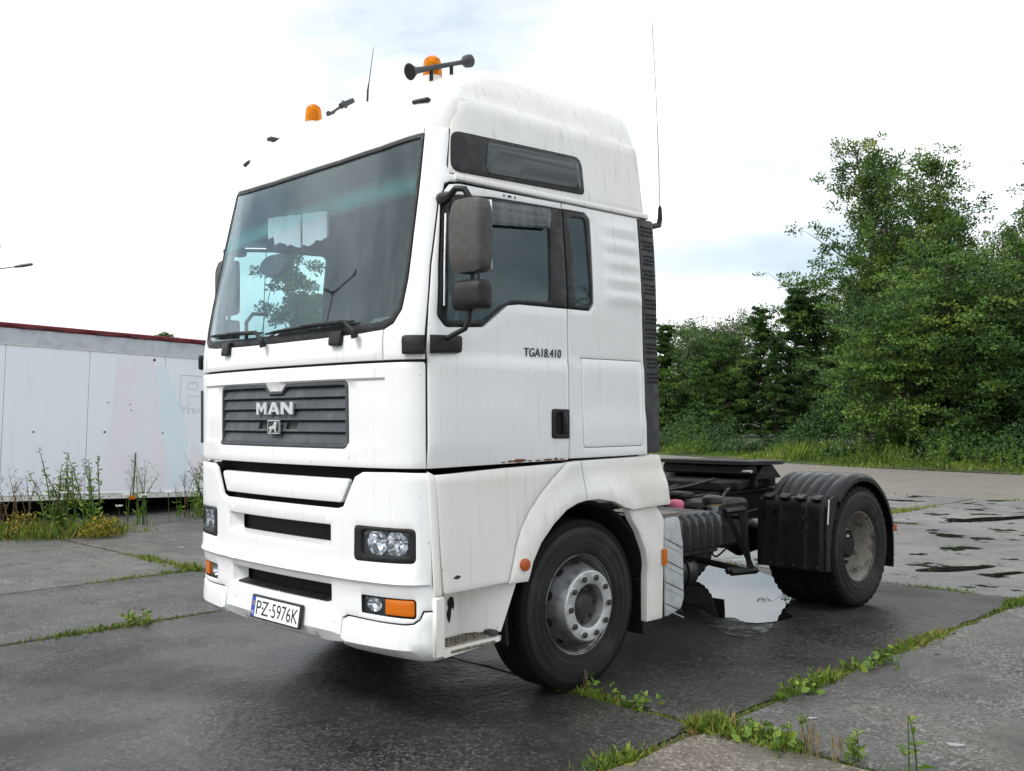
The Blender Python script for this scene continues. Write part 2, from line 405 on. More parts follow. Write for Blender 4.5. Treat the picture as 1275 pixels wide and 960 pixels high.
# ------------------------------------------------------------------ the tractor unit: cab surfaces (metres; front bumper at y = 0, nose towards -y)
truck = empty('tractor_truck'); tag(truck, 'white tractor unit with high roof cab and orange roof beacons on wet slabs', 'truck')
_PL = [(0, 0), (.35, .008), (.7, .030), (.95, .066), (1.06, .095), (1.13, .128), (1.18, .172), (1.208, .225), (1.22, .30), (1.22, .45), (1.22, .8)]
def _catmull(P, n=40):
    P = [(-P[1][0], P[1][1])]+P+[(2*P[-1][0]-P[-2][0], 2*P[-1][1]-P[-2][1])]; out = []
    for i in range(1, len(P)-2):
        a, b, c, d = (np.array(q) for q in P[i-1:i+3])
        for t in np.linspace(0, 1, n, endpoint=False): out.append(.5*(2*b+(c-a)*t+(2*a-5*b+4*c-d)*t**2+(3*b-a-3*c+d)*t**3))
    out.append(np.array(P[-2])); return np.array(out)
_PC = _catmull(_PL); _S = np.r_[0, np.cumsum(np.linalg.norm(np.diff(_PC, axis=0), axis=1))]
def ss(x, a, b):
    t = min(1, max(0, (x-a)/(b-a))); return t*t*(3-2*t)
def lean(z): return 0 if z < 2.1 else .21*(z-2.1)/1.1
def tumb(z): return 0 if z < 2.3 else .05*((z-2.3)/.7)**1.5
def F(s, z):
    a = abs(s); x = float(np.interp(a, _S, _PC[:, 0])); y = float(np.interp(a, _S, _PC[:, 1]))
    if a > _S[-1]: y += a-_S[-1]
    return (math.copysign(x*(1-tumb(z)/1.22), s), y+lean(z), z)
def Sd(y, z):
    yb = y-lean(z); x = float(np.interp(yb, _PC[:, 1], _PC[:, 0])) if yb > 0 else 0.
    return (x*(1-tumb(z)/1.22), y, z)
def Sdoor(y, z):
    x, y, z = Sd(y, z)
    x += .007*ss(z, 2.012, 1.998) if z > 1.7 else .007
    x -= .016*ss(z, 1.535, 1.41)*ss(y, 1.9, .2)
    return (x, y, z)
def Sside(y, z):
    x, y, z = Sdoor(y, z)
    for i in range(5):
        zc = 2.885-.113*i
        x += .016*math.exp(-((z-zc)/.032)**2)*ss(y, 1.60, 1.74)*ss(y, 2.03, 1.99)
    x += .010*ss(z, 1.75, 1.6)*ss(y, 1.3, 1.45)
    return (x, y, z)
def Slow(y, z):
    x, y, z = Sd(y, z); dd = math.hypot(y-1.445, z-.52)
    return (x+.008+.02*ss(dd, .80, .66)*ss(z, .6, .8), y, z)
def Bf(s, z):
    x, y, z = F(s, z)
    y += .016*ss(z, .802, .791)-.012*ss(z, .60, .45)+.10*max(0, (.50-z)/.114)**2
    y -= .016*math.exp(-((z-.80)/.03)**2)*ss(abs(s), 1.3, 1.1)
    return (x, y, z)
def Ff(s, z):
    x, y, z = F(s, z)
    e = min(1.0-abs(s), z-1.53+.0, 1.90-z)
    return (x, y+.013*ss(e, 0, .014), z)
fF, fS, fDoor, fSide, fLow, fB, fFlap = (surf(q) for q in (F, Sd, Sdoor, Sside, Slow, Bf, Ff))
def sdoor(z): return float(np.interp(z, [1.40, 2.0, 2.05, 2.5, 2.86, 2.95], [1.246, 1.246, 1.244, 1.218, 1.228, 1.262]))
def both(o): return o, mirror(o, truck)

# windscreen, its black border and the white posts
WS_R = [(1.106, 3.250), (1.101, 2.989), (1.092, 2.683), (1.089, 2.43), (1.076, 2.265), (1.040, 2.195), (.985, 2.166), (.797, 2.152), (.40, 2.143)]
WS_T = [(0, 3.196), (.40, 3.200), (.778, 3.216)]
def sym(half): return half+[(-a, b) for a, b in reversed(half) if abs(a) > 1e-6]
ws = sym(WS_T+WS_R+[(0, 2.14)])
inn = sym([(0, 3.182), (.40, 3.186), (.778, 3.202), (1.090, 3.234), (1.086, 2.989), (1.076, 2.683), (1.072, 2.43), (1.055, 2.275), (1.015, 2.222), (.95, 2.203), (.797, 2.193), (.40, 2.186), (0, 2.182)])
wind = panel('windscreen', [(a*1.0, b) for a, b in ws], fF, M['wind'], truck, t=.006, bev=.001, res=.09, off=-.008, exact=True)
panel('windscreen_border', ws, fF, M['blackplastic'], truck, holes=[inn], t=.008, bev=.003, res=.08, off=.001)
panel('windscreen_header', sym([(0, 3.300), (.6, 3.305), (1.105, 3.300), (1.112, 3.262), (.778, 3.228), (.40, 3.211), (0, 3.207)]), fF, M['roofwhite'], truck, t=.02, bev=.004, res=.06)
def apil(sg):
    P = [(1.114, 3.287), (1.197, 3.292), (1.255, 3.285), (1.257, 3.223), (1.254, 3.072), (1.275, 3.022), (1.330, 3.018), (1.330, 2.985), (1.285, 2.982), (1.248, 2.965)]
    P += [(sdoor(z)-.009, z) for z in (2.93, 2.86, 2.68, 2.5, 2.28, 2.05, 1.992)]
    P += [(.990, 1.992), (.985, 2.158), (1.042, 2.187), (1.083, 2.262), (1.097, 2.43), (1.1, 2.683), (1.109, 2.989)]
    return panel('windscreen_post', [(a*sg, b) for a, b in P], fF, M['white'], truck, t=.02, bev=.005, res=.05)
apil(1); apil(-1)
panel('cowl_panel', sym([(0, 2.132), (.40, 2.135), (.797, 2.144), (.978, 2.157), (.983, 1.992), (0, 1.992)]), fF, M['white'], truck, t=.02, bev=.005, res=.08)
hole = sym([(0, 1.842), (.066, 1.842), (.112, 1.884), (.705, 1.886), (.71, 1.514), (0, 1.514)])
def hole_pts(P, r):
    return [(a, b, r if abs(a) > .6 else .01) for a, b in P]
cl = [[(-1.0, 1.53), (1.0, 1.53), (1.0, 1.9), (-1.0, 1.9), (-1.0, 1.53)], [(-.986, 1.544), (.986, 1.544), (.986, 1.886), (.72, 1.886)], [(-.986, 1.544), (-.986, 1.886), (-.72, 1.886)]]
def dens(l, d=.06):
    o = []
    for a, b in zip(l, l[1:]):
        k_ = max(1, int(math.hypot(b[0]-a[0], b[1]-a[1])/d)); o += [(a[0]+(b[0]-a[0])*j/k_, a[1]+(b[1]-a[1])*j/k_) for j in range(k_)]
    return o+[l[-1]]
flap = panel('front_flap', [(-1.238, 1.412), (1.238, 1.412), (1.238, 1.978, .02), (-1.238, 1.978, .02)], fFlap, M['white'], truck, holes=[hole_pts(hole, .035)], t=.02, bev=.006, res=.055, lines=[dens(l) for l in cl])
# grille with its slats, letters and emblem
gr = panel('grille', hole_pts([(a*.997, 1.7+(b-1.7)*.995) for a, b in hole], .035), fFlap, M['grille'], truck, holes=[hole_pts(sym([(0, 1.825), (.075, 1.825), (.115, 1.866), (.682, 1.866), (.688, 1.533), (0, 1.533)]), .02)], t=.03, bev=.004, res=.08, off=.004)
recess('grille_back', hole_pts([(-.69, 1.53), (.69, 1.53), (.69, 1.868), (-.69, 1.868)], .01), fFlap, .05, M['black'], gr)
zs = [1.862, 1.797, 1.731, 1.665, 1.598, 1.536]
for i in range(5):
    z1, z0 = zs[i], zs[i+1]; V = []; Fc = []
    if i == 0: segs = [(-.686, -.078, 1.862), (-.078, .078, 1.826), (.078, .686, 1.862)]
    elif i == 3: segs = [(-.686, -.215, z1), (-.10, .10, z1), (.215, .686, z1)]
    else: segs = [(-.686, .686, z1)]
    mb = MB()
    def slat(xa, xb, zt, zb):
        n = max(2, int((xb-xa)/.06)); prof = [(zt, -.030), (zt-.006, -.019), (zb+.020, -.006), (zb+.008, -.001), (zb+.003, -.006), (zb+.003, -.030)]; V = []; Fc = []; m = len(prof)
        for j in range(n+1):
            s_ = xa+(xb-xa)*j/n; V += [fFlap(s_, z_, d_) for z_, d_ in prof]
        for j in range(n):
            for q in range(m): Fc.append((j*m+q, j*m+(q+1) % m, (j+1)*m+(q+1) % m, (j+1)*m+q))
        Fc += [tuple(range(m)), tuple(range(n*m, n*m+m))[::-1]]; mb.add(V, Fc)
    for a, b, zt in segs: slat(a, b, zt, z0)
    if i == 3:
        for a, b in ((-.215, -.10), (.10, .215)): slat(a, b, z0+.022, z0)
    mb.build('slat', M['grille'], gr, 30)
def gl(u, v, d=0): return fFlap(u, v, .006+d)
ML = [(0, 0), (0, 1), (.26, 1), (.5, .52), (.74, 1), (1, 1), (1, 0), (.76, 0), (.76, .62), (.56, .2), (.44, .2), (.24, .62), (.24, 0)]
AL = [(0, 0), (.36, 1), (.64, 1), (1, 0), (.76, 0), (.68, .22), (.57, .40), (.5, .68), (.43, .40), (.57, .40), (.68, .22), (.32, .22), (.24, 0)]
AL = [(0, 0), (.36, 1), (.64, 1), (1, 0), (.75, 0), (.67, .22), (.33, .22), (.25, 0)]
NL = [(0, 0), (0, 1), (.27, 1), (.75, .42), (.75, 1), (1, 1), (1, 0), (.73, 0), (.25, .58), (.25, 0)]
for ch, x0, wd in ((ML, -.205, .122), (AL, -.067, .132), (NL, .078, .127)):
    lt = MB().prism([(x0+a*wd, 1.706+b*.073) for a, b in ch], gl, .012, -.004)
    lt.build('letter', M['letter'], gr, 0)
    if ch is AL: MB().prism([(x0+.42*wd, 1.706+.38*.073), (x0+.58*wd, 1.706+.38*.073), (x0+.5*wd, 1.706+.68*.073)], gl, .0015, .008).build('letter_hole', M['grille'], gr, 0)
em = MB().prism([(-.066, 1.590), (.066, 1.590), (.066, 1.672), (-.066, 1.672)], gl, .010).build('emblem_frame', M['letter'], gr, 0)
MB().prism([(-.059, 1.596), (.059, 1.596), (.059, 1.666), (-.059, 1.666)], gl, .0015, .010).build('emblem_field', M['plateblack'], em, 0)
lion = [(-.036, .0), (-.036, .006), (-.026, .012), (-.034, .022), (-.038, .030), (-.026, .037), (-.004, .041), (.008, .052), (.012, .063), (.020, .066), (.030, .060), (.036, .057), (.034, .050), (.028, .046), (.030, .034), (.024, .022), (.026, .006), (.034, .004), (.034, 0), (.018, 0), (.014, .016), (.006, .022), (-.008, .020), (-.018, .024), (-.012, .014), (-.018, .006), (-.018, 0)]
MB().prism([(a*1.25+.002, 1.5975+b) for a, b in lion], gl, .003, .0115).build('emblem_lion', M['letter'], em, 0)
for s_ in (-1,):
    panel('corner_vane', [(s_*1.085, 1.515, .02), (s_*1.17, 1.515, .02), (s_*1.17, 1.875, .02), (s_*1.085, 1.875, .02)], fF, M['greyplastic'], truck, t=.02, bev=.008, res=.04, off=.016)

# bumper: one shell with openings, insert, lower corners
HL = [(.763, .908, .03), (1.180, .914, .03), (1.180, 1.094, .03), (.767, 1.098, .03)]
FG = [(.803, .626, .008), (1.168, .621, .02), (1.168, .722, .02), (.801, .722, .008)]
neg = lambda P: [(-q[0],)+tuple(q[1:]) for q in P]
SL1 = [(-.565, .972, .02), (.565, .972, .02), (.565, 1.087, .012), (-.565, 1.087, .012)]
SL2 = [(-.55, .645, .01), (.55, .645, .01), (.55, .752, .01), (-.55, .752, .01)]
bh = [(0, 1.182), (.62, 1.180), (.675, 1.195), (.735, 1.300), (.772, 1.362), (.83, 1.388), (1.05, 1.392), (1.262, 1.388), (1.268, .80), (1.266, .663), (1.206, .663), (1.186, .622), (1.150, .598), (1.10, .592), (.917, .592), (.685, .600), (.642, .580), (.634, .435), (.48, .418), (.25, .412), (0, .410)]
bump = panel('bumper', sym(bh), fB, M['bumper'], truck, holes=[HL, neg(HL), FG, neg(FG), SL1, SL2], t=.02, bev=.007, res=.05, seg=4, smooth=28, lines=[dens([(-1.25, q), (1.25, q)]) for q in (.803, .790, .835)])
panel('bumper_insert', [(-.722, 1.346, .03), (-.640, 1.212, .03), (.640, 1.212, .03), (.722, 1.346, .03)], fB, M['bumper'], truck, t=.03, bev=.012, res=.07, off=-.014)
sp = [(.644, .430), (.650, .570, .03), (.690, .590), (.917, .584), (1.10, .583), (1.155, .590), (1.192, .615), (1.212, .654), (1.269, .654, .01), (1.273, .402, .03), (1.20, .388), (1.126, .381), (1.002, .393), (.80, .402), (.71, .408)]
def Bs(s, z):
    x, y, z = Bf(s, z); return (x, y-.010*ss(z, .50, .46)+.012*ss(z, .44, .38), z)
for sg in (1, -1): panel('bumper_corner', [(q[0]*sg,)+tuple(q[1:]) for q in sp], surf(Bs), M['bumper'], truck, t=.03, bev=.009, res=.045, off=.004)
def flank(P, dx, dz0, dz1, depth):
    l = densify(roundpoly(P), .08); xm = max(p.x for p in l); zm = (max(p.y for p in l)+min(p.y for p in l))/2; n = len(l)
    V = [fB(p.x, p.y, -.002) for p in l]+[fB(p.x*(1-dx/xm), p.y-dz1 if p.y > zm else p.y+dz0, -depth) for p in l]
    mesh_obj('slot_flank', V, [(i, (i+1) % n, n+(i+1) % n, n+i) for i in range(n)], M['bumper'], bump, 30)
flank(SL1, .06, .012, .004, .07); flank(SL2, .055, .010, .004, .08)
recess('slot_mesh', [(-.545, .985), (.545, .985), (.545, 1.075), (-.545, 1.075)], fB, .03, M['black'], bump, d0=-.068)
recess('slot_mesh', [(-.535, .66), (.535, .66), (.535, .74), (-.535, .74)], fB, .03, M['black'], bump, d0=-.078)
mb = MB()
for xa, xb in ((-.50, -.012), (.012, .50)):
    V = []
    n = 8
    for j in range(n+1):
        s_ = xa+(xb-xa)*j/n; V += [fB(s_, .668, -.075), fB(s_, .655, -.012), fB(s_, .648, -.012), fB(s_, .648, -.075)]
    mb.add(V, [(j*4+q, j*4+(q+1) % 4, j*4+4+(q+1) % 4, j*4+4+q) for j in range(n) for q in range(4)]+[(0, 1, 2, 3), (n*4+3, n*4+2, n*4+1, n*4)])
mb.build('step_ledge', M['blackplastic'], bump)
for P in ([(.938, .822, .008), (1.018, .828, .008), (1.020, .893, .008), (.938, .890, .008)], [(.465, .785, .006), (.528, .785, .006), (.528, .845, .006), (.465, .845, .006)], [(-.515, .80, .006), (-.455, .80, .006), (-.455, .858, .006), (-.515, .858, .006)]):
    panel('towing_cover', P, fB, M['bumper'], bump, t=.004, bev=.0015, res=.05, off=.0016)
for a, b in ((.742, .812), (.548, 1.112), (.574, .562), (-.505, .572), (-.53, 1.115), (-.752, .808)):
    panel('screw_cap', [(a+.024*math.cos(t*math.pi/7), b+.024*math.sin(t*math.pi/7)) for t in range(14)], fB, M['bumper'], bump, t=.004, bev=.0015, res=.05, off=.0016)
# gap behind the bumper and front flap
panel('front_bulkhead', [(-1.20, .45), (1.20, .45), (1.20, 2.10), (-1.20, 2.10)], fF, M['black'], truck, holes=[HL, neg(HL), [(-.69, 1.53), (.69, 1.53), (.69, 1.868), (-.69, 1.868)], [(-.6, .6), (.6, .6), (.6, 1.1), (-.6, 1.1)]], t=.01, bev=.001, res=.15, off=-.125)
# headlights
M['lampsilver'] = simple('lamp_silver', (.30, .31, .32), .25, .8)
def headlight(sg):
    q = [(a*sg, b, c) for a, b, c in HL]
    hs = panel('headlight', [(a*1.0, b, c) for a, b, c in q], fB, M['blackplastic'], truck, holes=[[(sg*.822, .940, .03), (sg*1.150, .950, .02), (sg*1.155, 1.074, .02), (sg*.822, 1.076, .03)]], t=.03, bev=.006, res=.05, off=.002)
    recess('lamp_housing', [(sg*.815, .935), (sg*1.158, .944), (sg*1.16, 1.08), (sg*.815, 1.082)], fB, .10, M['lampsilver'], hs, .004)
    for cs in (.922, 1.058):
        mb = MB(); n = 28; V = []; Fc = []; pr = [(.070, -.022), (.066, -.042), (.052, -.068), (.032, -.084), (.012, -.092), (.011, -.06), (.0, -.058)]
        for i, (r_, d_) in enumerate(pr):
            for k_ in range(n):
                t = 2*math.pi*k_/n; rr = r_*(1 if i > 3 else 1-.05*(k_ % 4 == 0)); V.append(fB(sg*(cs+rr*math.cos(t)*1.05), 1.010+rr*math.sin(t)*.98, d_))
        for i in range(len(pr)-1):
            for k_ in range(n): Fc.append((i*n+k_, i*n+(k_+1) % n, (i+1)*n+(k_+1) % n, (i+1)*n+k_)[::(1 if sg > 0 else -1)])
        mb.add(V, Fc); mb.build('reflector', M['chrome'], hs, 15)
    panel('lens', [(sg*.818, .937, .03), (sg*1.155, .947, .02), (sg*1.158, 1.078, .02), (sg*.818, 1.08, .03)], fB, M['lens'], hs, t=.004, bev=.001, res=.06, off=-.010)
    return hs
headlight(1); headlight(-1)
def foglamp(sg):
    q = [(a*sg, b, c) for a, b, c in FG]; fl = recess('fog_lamp', q, fB, .055, M['greyplastic'], truck, .003)
    panel('fog_lens', [(sg*.815, .635, .006), (sg*.972, .634, .004), (sg*.972, .714, .004), (sg*.815, .714, .006)], fB, M['lens'], fl, t=.005, bev=.001, res=.06, off=-.012)
    mb = MB(); n = 20; V = []; Fc = []; pr = [(.036, -.018), (.028, -.036), (.012, -.047), (0, -.047)]
    for r_, d_ in pr:
        for k_ in range(n): t = 2*math.pi*k_/n; V.append(fB(sg*(.885+r_*1.5*math.cos(t)), .674+r_*math.sin(t), d_))
    for i in range(len(pr)-1):
        for k_ in range(n): Fc.append((i*n+k_, i*n+(k_+1) % n, (i+1)*n+(k_+1) % n, (i+1)*n+k_)[::(1 if sg > 0 else -1)])
    mb.add(V, Fc); mb.build('reflector', M['chrome'], fl, 15)
    panel('turn_signal', [(sg*.976, .632, .004), (sg*1.160, .630, .015), (sg*1.160, .716, .015), (sg*.976, .714, .004)], fB, M['amber'], fl, t=.03, bev=.006, res=.03, off=-.002)
foglamp(1); foglamp(-1)
# number plate
def pl(u, v, d=0): return Vector((u+.030, -.008-d+.02*((v-.537)/.13), v))
PZ = .5365
pf = MB().prism([(-.272, PZ-.068), (.272, PZ-.068), (.272, PZ+.068), (-.272, PZ+.068)], pl, .016, -.012).build('number_plate', M['plateblack'], truck, 0)
MB().prism([(-.222, PZ-.057), (.260, PZ-.057), (.260, PZ+.057), (-.222, PZ+.057)], pl, .003, .004).build('plate_face', M['platewhite'], pf, 0)
MB().prism([(-.260, PZ-.057), (-.2235, PZ-.057), (-.2235, PZ+.057), (-.260, PZ+.057)], pl, .003, .004).build('plate_band', M['plateblue'], pf, 0)
for tx, x0, x1 in (('PZ', -.205, -.068), ('5976K', -.030, .252)):
    V, Fc = text_polys(tx, .1, 1.0); w_ = max(v.x for v in V)-min(v.x for v in V); h_ = max(v.y for v in V)-min(v.y for v in V); xm = min(v.x for v in V); ym = min(v.y for v in V)
    mesh_obj('plate_lettering', [pl(x0+(v.x-xm)*(x1-x0)/w_, PZ-.041+(v.y-ym)*.082/h_, .0085) for v in V], Fc, M['plateblack'], pf, 0)
for x0 in (-.134, -.049): MB().prism([(x0+.008*math.cos(t*.6283), PZ+.008*math.sin(t*.6283)) for t in range(10)], pl, .001, .0075).build('plate_sticker', M['plateblack'], pf, 0)
V, Fc = text_polys('PL', .03); mesh_obj('plate_lettering', [pl(-.242+v.x*.9, PZ-.035+v.y, .0085) for v in V], Fc, M['platewhite'], pf, 0)
V = []; Fc = []
for i in range(12):
    t = i*math.pi/6; c = (-.242+.012*math.cos(t), PZ+.022+.012*math.sin(t)); o = len(V); V += [pl(c[0]+.003*math.cos(q*math.pi/2), c[1]+.003*math.sin(q*math.pi/2), .0085) for q in range(4)]; Fc.append(tuple(range(o, o+4)))
mesh_obj('plate_stars', V, Fc, simple('star_yellow', (.7, .5, .02), .5), pf, 0)
# wipers
def wiper(b0, b1, pivot, kink):
    p0 = fF(*b0, .035); p1 = fF(*b1, .035); pv = fF(*pivot, .03); kk = fF(*kink, .05); mid = p0.lerp(p1, .52)
    mid = fF((b0[0]+b1[0])/2, (b0[1]+b1[1])/2, .05)
    wa = MB().tube([pv-Vector((0, .0, .02)), pv+Vector((0, -.01, .01)), kk, mid], [.022, .017, .011, .008], 8).build('wiper_arm', M['blackplastic'], truck)
    pts = [fF(b0[0]+(b1[0]-b0[0])*t/8, b0[1]+(b1[1]-b0[1])*t/8, .014+.006*math.sin(t/8*math.pi)) for t in range(9)]
    MB().tube(pts, [.006]+[.011]*7+[.006], 6).build('wiper_blade', M['blackplastic'], wa)
    pts = [fF(b0[0]+(b1[0]-b0[0])*t/8, b0[1]+(b1[1]-b0[1])*t/8, .030+.012*math.sin(t/8*math.pi)) for t in range(1, 8)]
    MB().tube(pts, [.005]*7, 6).build('blade_yoke', M['greyplastic'], wa)
wiper((-.10, 2.193), (.76, 2.214), (.80, 2.135), (.72, 2.205)); wiper((-.92, 2.228), (-.14, 2.203), (-.08, 2.130), (-.16, 2.20))
for s_ in (-.60, .625):
    panel('wiper_foot', [(s_-.052, 2.165), (s_+.052, 2.165), (s_+.048, 2.085, .02), (s_-.048, 2.085, .02)], fF, M['blackplastic'], truck, t=.03, bev=.008, res=.04, off=.026)

# doors, windows, side panels (left side built, right side mirrored)
dfr = [(F(sdoor(z), z)[1], z) for z in (1.412, 1.6, 1.8, 1.99, 2.05, 2.28, 2.5, 2.68, 2.86, 2.92)]
D = [(1.282, 1.418, .012), (1.282, 2.330), (.876, 2.328), (.782, 2.316), (.590, 2.182), (.31, 2.166, .05), (.262, 2.226, .03), (.288, 2.516), (.334, 2.85, .05), (.420, 2.905, .04), (.707, 2.932), (1.174, 2.944), (1.286, 2.946), (1.288, 2.984), (1.10, 2.980), (.46, 2.972), (.395, 2.960)]+dfr[::-1]
door = panel('door', D, fDoor, M['white'], truck, t=.022, bev=.005, res=.055, lines=[dens([(.20, 2.012), (1.27, 2.012)]), dens([(.20, 1.998), (1.27, 1.998)])])
DF = [(1.283, 2.338), (.876, 2.336), (.778, 2.324), (.584, 2.191), (.312, 2.174, .04), (.270, 2.226, .03), (.296, 2.516), (.342, 2.845, .05), (.424, 2.898, .03), (.707, 2.925), (1.174, 2.937), (1.287, 2.939)]
DG = [(1.172, 2.915, .05), (1.140, 2.362, .03), (.82, 2.35), (.73, 2.31), (.60, 2.222), (.325, 2.205, .02), (.368, 2.82, .03), (.44, 2.875), (.70, 2.90)]
wf = panel('window_frame', DF, fS, M['blackplastic'], door, holes=[DG], t=.02, bev=.005, res=.06, off=.003)
panel('door_window', [(a+(.73-a)*-.02, b+(b-2.56)*.02) for a, b, *_ in DG], fS, M['sideglass'], door, t=.005, bev=.001, res=.09, off=-.008, exact=True)
panel('wind_deflector', [(.40, 2.865), (.40, 2.745, .02), (.684, 2.764), (1.150, 2.800, .02), (1.176, 2.924, .03), (.703, 2.902)], fS, M['smoke'], door, t=.004, bev=.001, res=.06, off=.022)
MB().tube([fS(.352, 2.79, .004), fS(.318, 2.5, .004), fS(.303, 2.28, .004)], .006, 6).build('window_divider', M['alu'], door)
hd = [(1.128, 1.550, .02), (1.279, 1.547), (1.279, 1.722), (1.130, 1.726, .02)]
dh = panel('door_handle', hd, fDoor, M['blackplastic'], door, holes=[[(1.165, 1.575, .015), (1.262, 1.573, .015), (1.262, 1.70, .015), (1.165, 1.702, .015)]], t=.01, bev=.004, res=.05, off=.009)
recess('handle_pocket', [(1.165, 1.575), (1.262, 1.573), (1.262, 1.70), (1.165, 1.702)], fDoor, .008, M['black'], dh, d0=.010)
MB().tube([fDoor(1.225, 1.58, .012), fDoor(1.225, 1.60, .020), fDoor(1.225, 1.68, .020), fDoor(1.225, 1.70, .012)], .016, 8).build('handle_grip', M['blackplastic'], dh)
lettering('door_badge', 'TGA18.410', .072, lambda u, v, d: fDoor(1.064+u, 2.052+v, d), M['darkletter'], door, .002, .93, 1.0, .05, .004)
for yy, ww in ((.80, .005), (.845, .014), (.89, .005)): MB().prism([(yy-ww, 2.950), (yy+ww, 2.950), (yy+ww, 2.962), (yy-ww, 2.962)], fDoor, .003).build('door_sensor', M['blackplastic'], door, 0)
mb = MB(); rng = random.Random(5)
for i, (y0, ln, ht) in enumerate(((.74, .018, .004), (.80, .035, .007), (.845, .03, .013), (.885, .045, .010), (.95, .02, .005), (1.02, .03, .004), (1.10, .05, .006), (1.17, .02, .008), (1.22, .03, .005))):
    P = [(y0+ln*rng.uniform(.6, 1.1)*math.cos(t), 1.4225+ht*.5+ht*rng.uniform(.5, 1.2)*math.sin(t)) for t in [q*math.pi/6 for q in range(12)]]; mb.prism(P, fDoor, .0012, .0004+i*1e-5)
tag(mb.build('rust_spots', M['rust'], door, 0), kind='stuff')
dm = mirror(door, truck)
for ch in list(dm.children):
    if ch.name.startswith('wind_deflector'): bpy.data.objects.remove(ch)
SP = [(1.292, 1.424, .01), (2.032, 1.424), (2.028, 1.75), (2.016, 2.3), (2.034, 2.986), (1.298, 2.984), (1.297, 2.948), (1.505, 2.952, .02), (1.549, 2.915, .03), (1.531, 2.375, .03), (1.49, 2.330, .02), (1.292, 2.330)]
HT = [(1.408, 1.488, .03), (1.990, 1.485, .03), (1.999, 2.031, .02), (1.404, 2.033, .02)]
side = panel('side_panel', SP, fSide, M['white'], truck, holes=[[(a+(1.7-a)*-.012, b+(b-1.76)*.012, c) for a, b, c in HT]], t=.02, bev=.004, res=.034)
panel('locker_hatch', HT, fSide, M['white'], side, t=.015, bev=.004, res=.05, off=.001)
QF = [(1.293, 2.339), (1.487, 2.339, .02), (1.523, 2.38, .03), (1.541, 2.912, .03), (1.50, 2.943, .02), (1.297, 2.940)]
QG = [(1.358, 2.905, .01), (1.500, 2.913, .03), (1.512, 2.372, .03), (1.366, 2.358, .01)]
panel('quarter_window_frame', QF, fS, M['blackplastic'], side, holes=[QG], t=.02, bev=.005, res=.06, off=.002)
panel('quarter_window', [(a+(a-1.43)*.06, b+(b-2.63)*.02) for a, b, *_ in QG], fS, M['sideglass'], side, t=.005, bev=.001, res=.1, off=-.006, exact=True)
mirror(side, truck)
vent = panel('rear_corner_vane', [(2.040, 1.430), (2.193, 1.434, .01), (2.172, 2.30), (2.203, 2.99, .02), (2.043, 2.988), (2.024, 2.3), (2.036, 1.75)], fS, M['greyplastic'], truck, t=.025, bev=.008, res=.06, off=.002)
mb = MB()
zc = 2.93
while zc > 1.93:
    for a in range(4):
        for b in range(3):
            yy = 2.066+a*.031+((b % 2)*.012)-(.012 if 2.1 < zc < 2.7 else 0); zz = zc-b*.026
            mb.prism([(yy-.011, zz-.003), (yy+.011, zz-.009), (yy+.011, zz+.006), (yy-.011, zz+.010)], fS, .0035, .0005)
    zc -= .098
tag(mb.build('vent_slots', M['black'], vent, 0), kind='stuff')
mirror(vent, truck)
gut = panel('gutter_rail', [(.43, 2.990), (2.146, 2.993), (2.150, 3.028, .01), (.43, 3.024, .006)], fS, M['roofwhite'], truck, t=.03, bev=.006, res=.12, off=.014); mirror(gut, truck)
RS = [(.398, 3.028), (2.112, 3.032), (2.106, 3.472), (.52, 3.470, .12), (.455, 3.33), (.432, 3.23)]
UW = [(.468, 3.272, .03), (1.437, 3.308, .03), (1.517, 3.279, .03), (1.510, 3.070, .01), (.452, 3.036, .04), (.404, 3.067, .03), (.428, 3.224, .03)]
UW = [(.440, 3.272, .06), (1.515, 3.306, .07), (1.512, 3.066, .03), (.408, 3.036, .06)]
rs = panel('roof_side', RS, fS, M['roofwhite'], truck, t=.02, bev=.003, res=.07)
UGh = [(.70, 3.250, .03), (1.480, 3.280, .05), (1.480, 3.095, .03), (.66, 3.064, .04)]
uf = panel('upper_window', UW, fS, M['blackplastic'], rs, t=.012, bev=.004, res=.07, off=.009)
panel('upper_window_pane', UGh, fS, simple('upper_pane_glass', (.022, .036, .038), .05, spec=.5), uf, t=.004, bev=.002, res=.09, off=.0125)
mirror(rs, truck)

# roof: height over the plan, pulled in from the front and the sides
PF = np.array([(0, 3.287), (.012, 3.34), (.030, 3.40), (.06, 3.462), (.13, 3.545), (.25, 3.635), (.45, 3.735), (.75, 3.815), (1.1, 3.85), (1.5, 3.862), (2.2, 3.855)])
PS = np.array([(0, 3.287), (.012, 3.40), (.026, 3.482), (.042, 3.512), (.074, 3.60), (.106, 3.68), (.142, 3.738), (.19, 3.782), (.30, 3.825), (.6, 3.862), (1.2, 3.88)])
def roof_z(df, ds):
    a = float(np.interp(df, PF[:, 0], PF[:, 1])); b = float(np.interp(ds, PS[:, 0], PS[:, 1])); k_ = .05*min(1, df/.15, ds/.1+.15)
    if k_ < 1e-4: return min(a, b)
    h = max(k_-abs(a-b), 0)/k_; return max(3.287, min(a, b)-h*h*k_*.25)
ins_ = sorted(set(list(PS[:, 0])+[.004, .018, .033, .06, .2, .24, .36, .45, .55, .7, .85, 1.0, 1.128])); ins_ = [q for q in ins_ if q <= 1.1285]
xs = [-1.128+q for q in ins_]+[1.128-q for q in reversed(ins_)][1:]
dys = [0, .004, .008, .012, .02, .03, .045, .06, .09, .13, .19, .25, .35, .45, .6, .75, .9, 1.1, 1.3, 1.5, 1.7]
V = []; Fc = []; nx = len(xs)
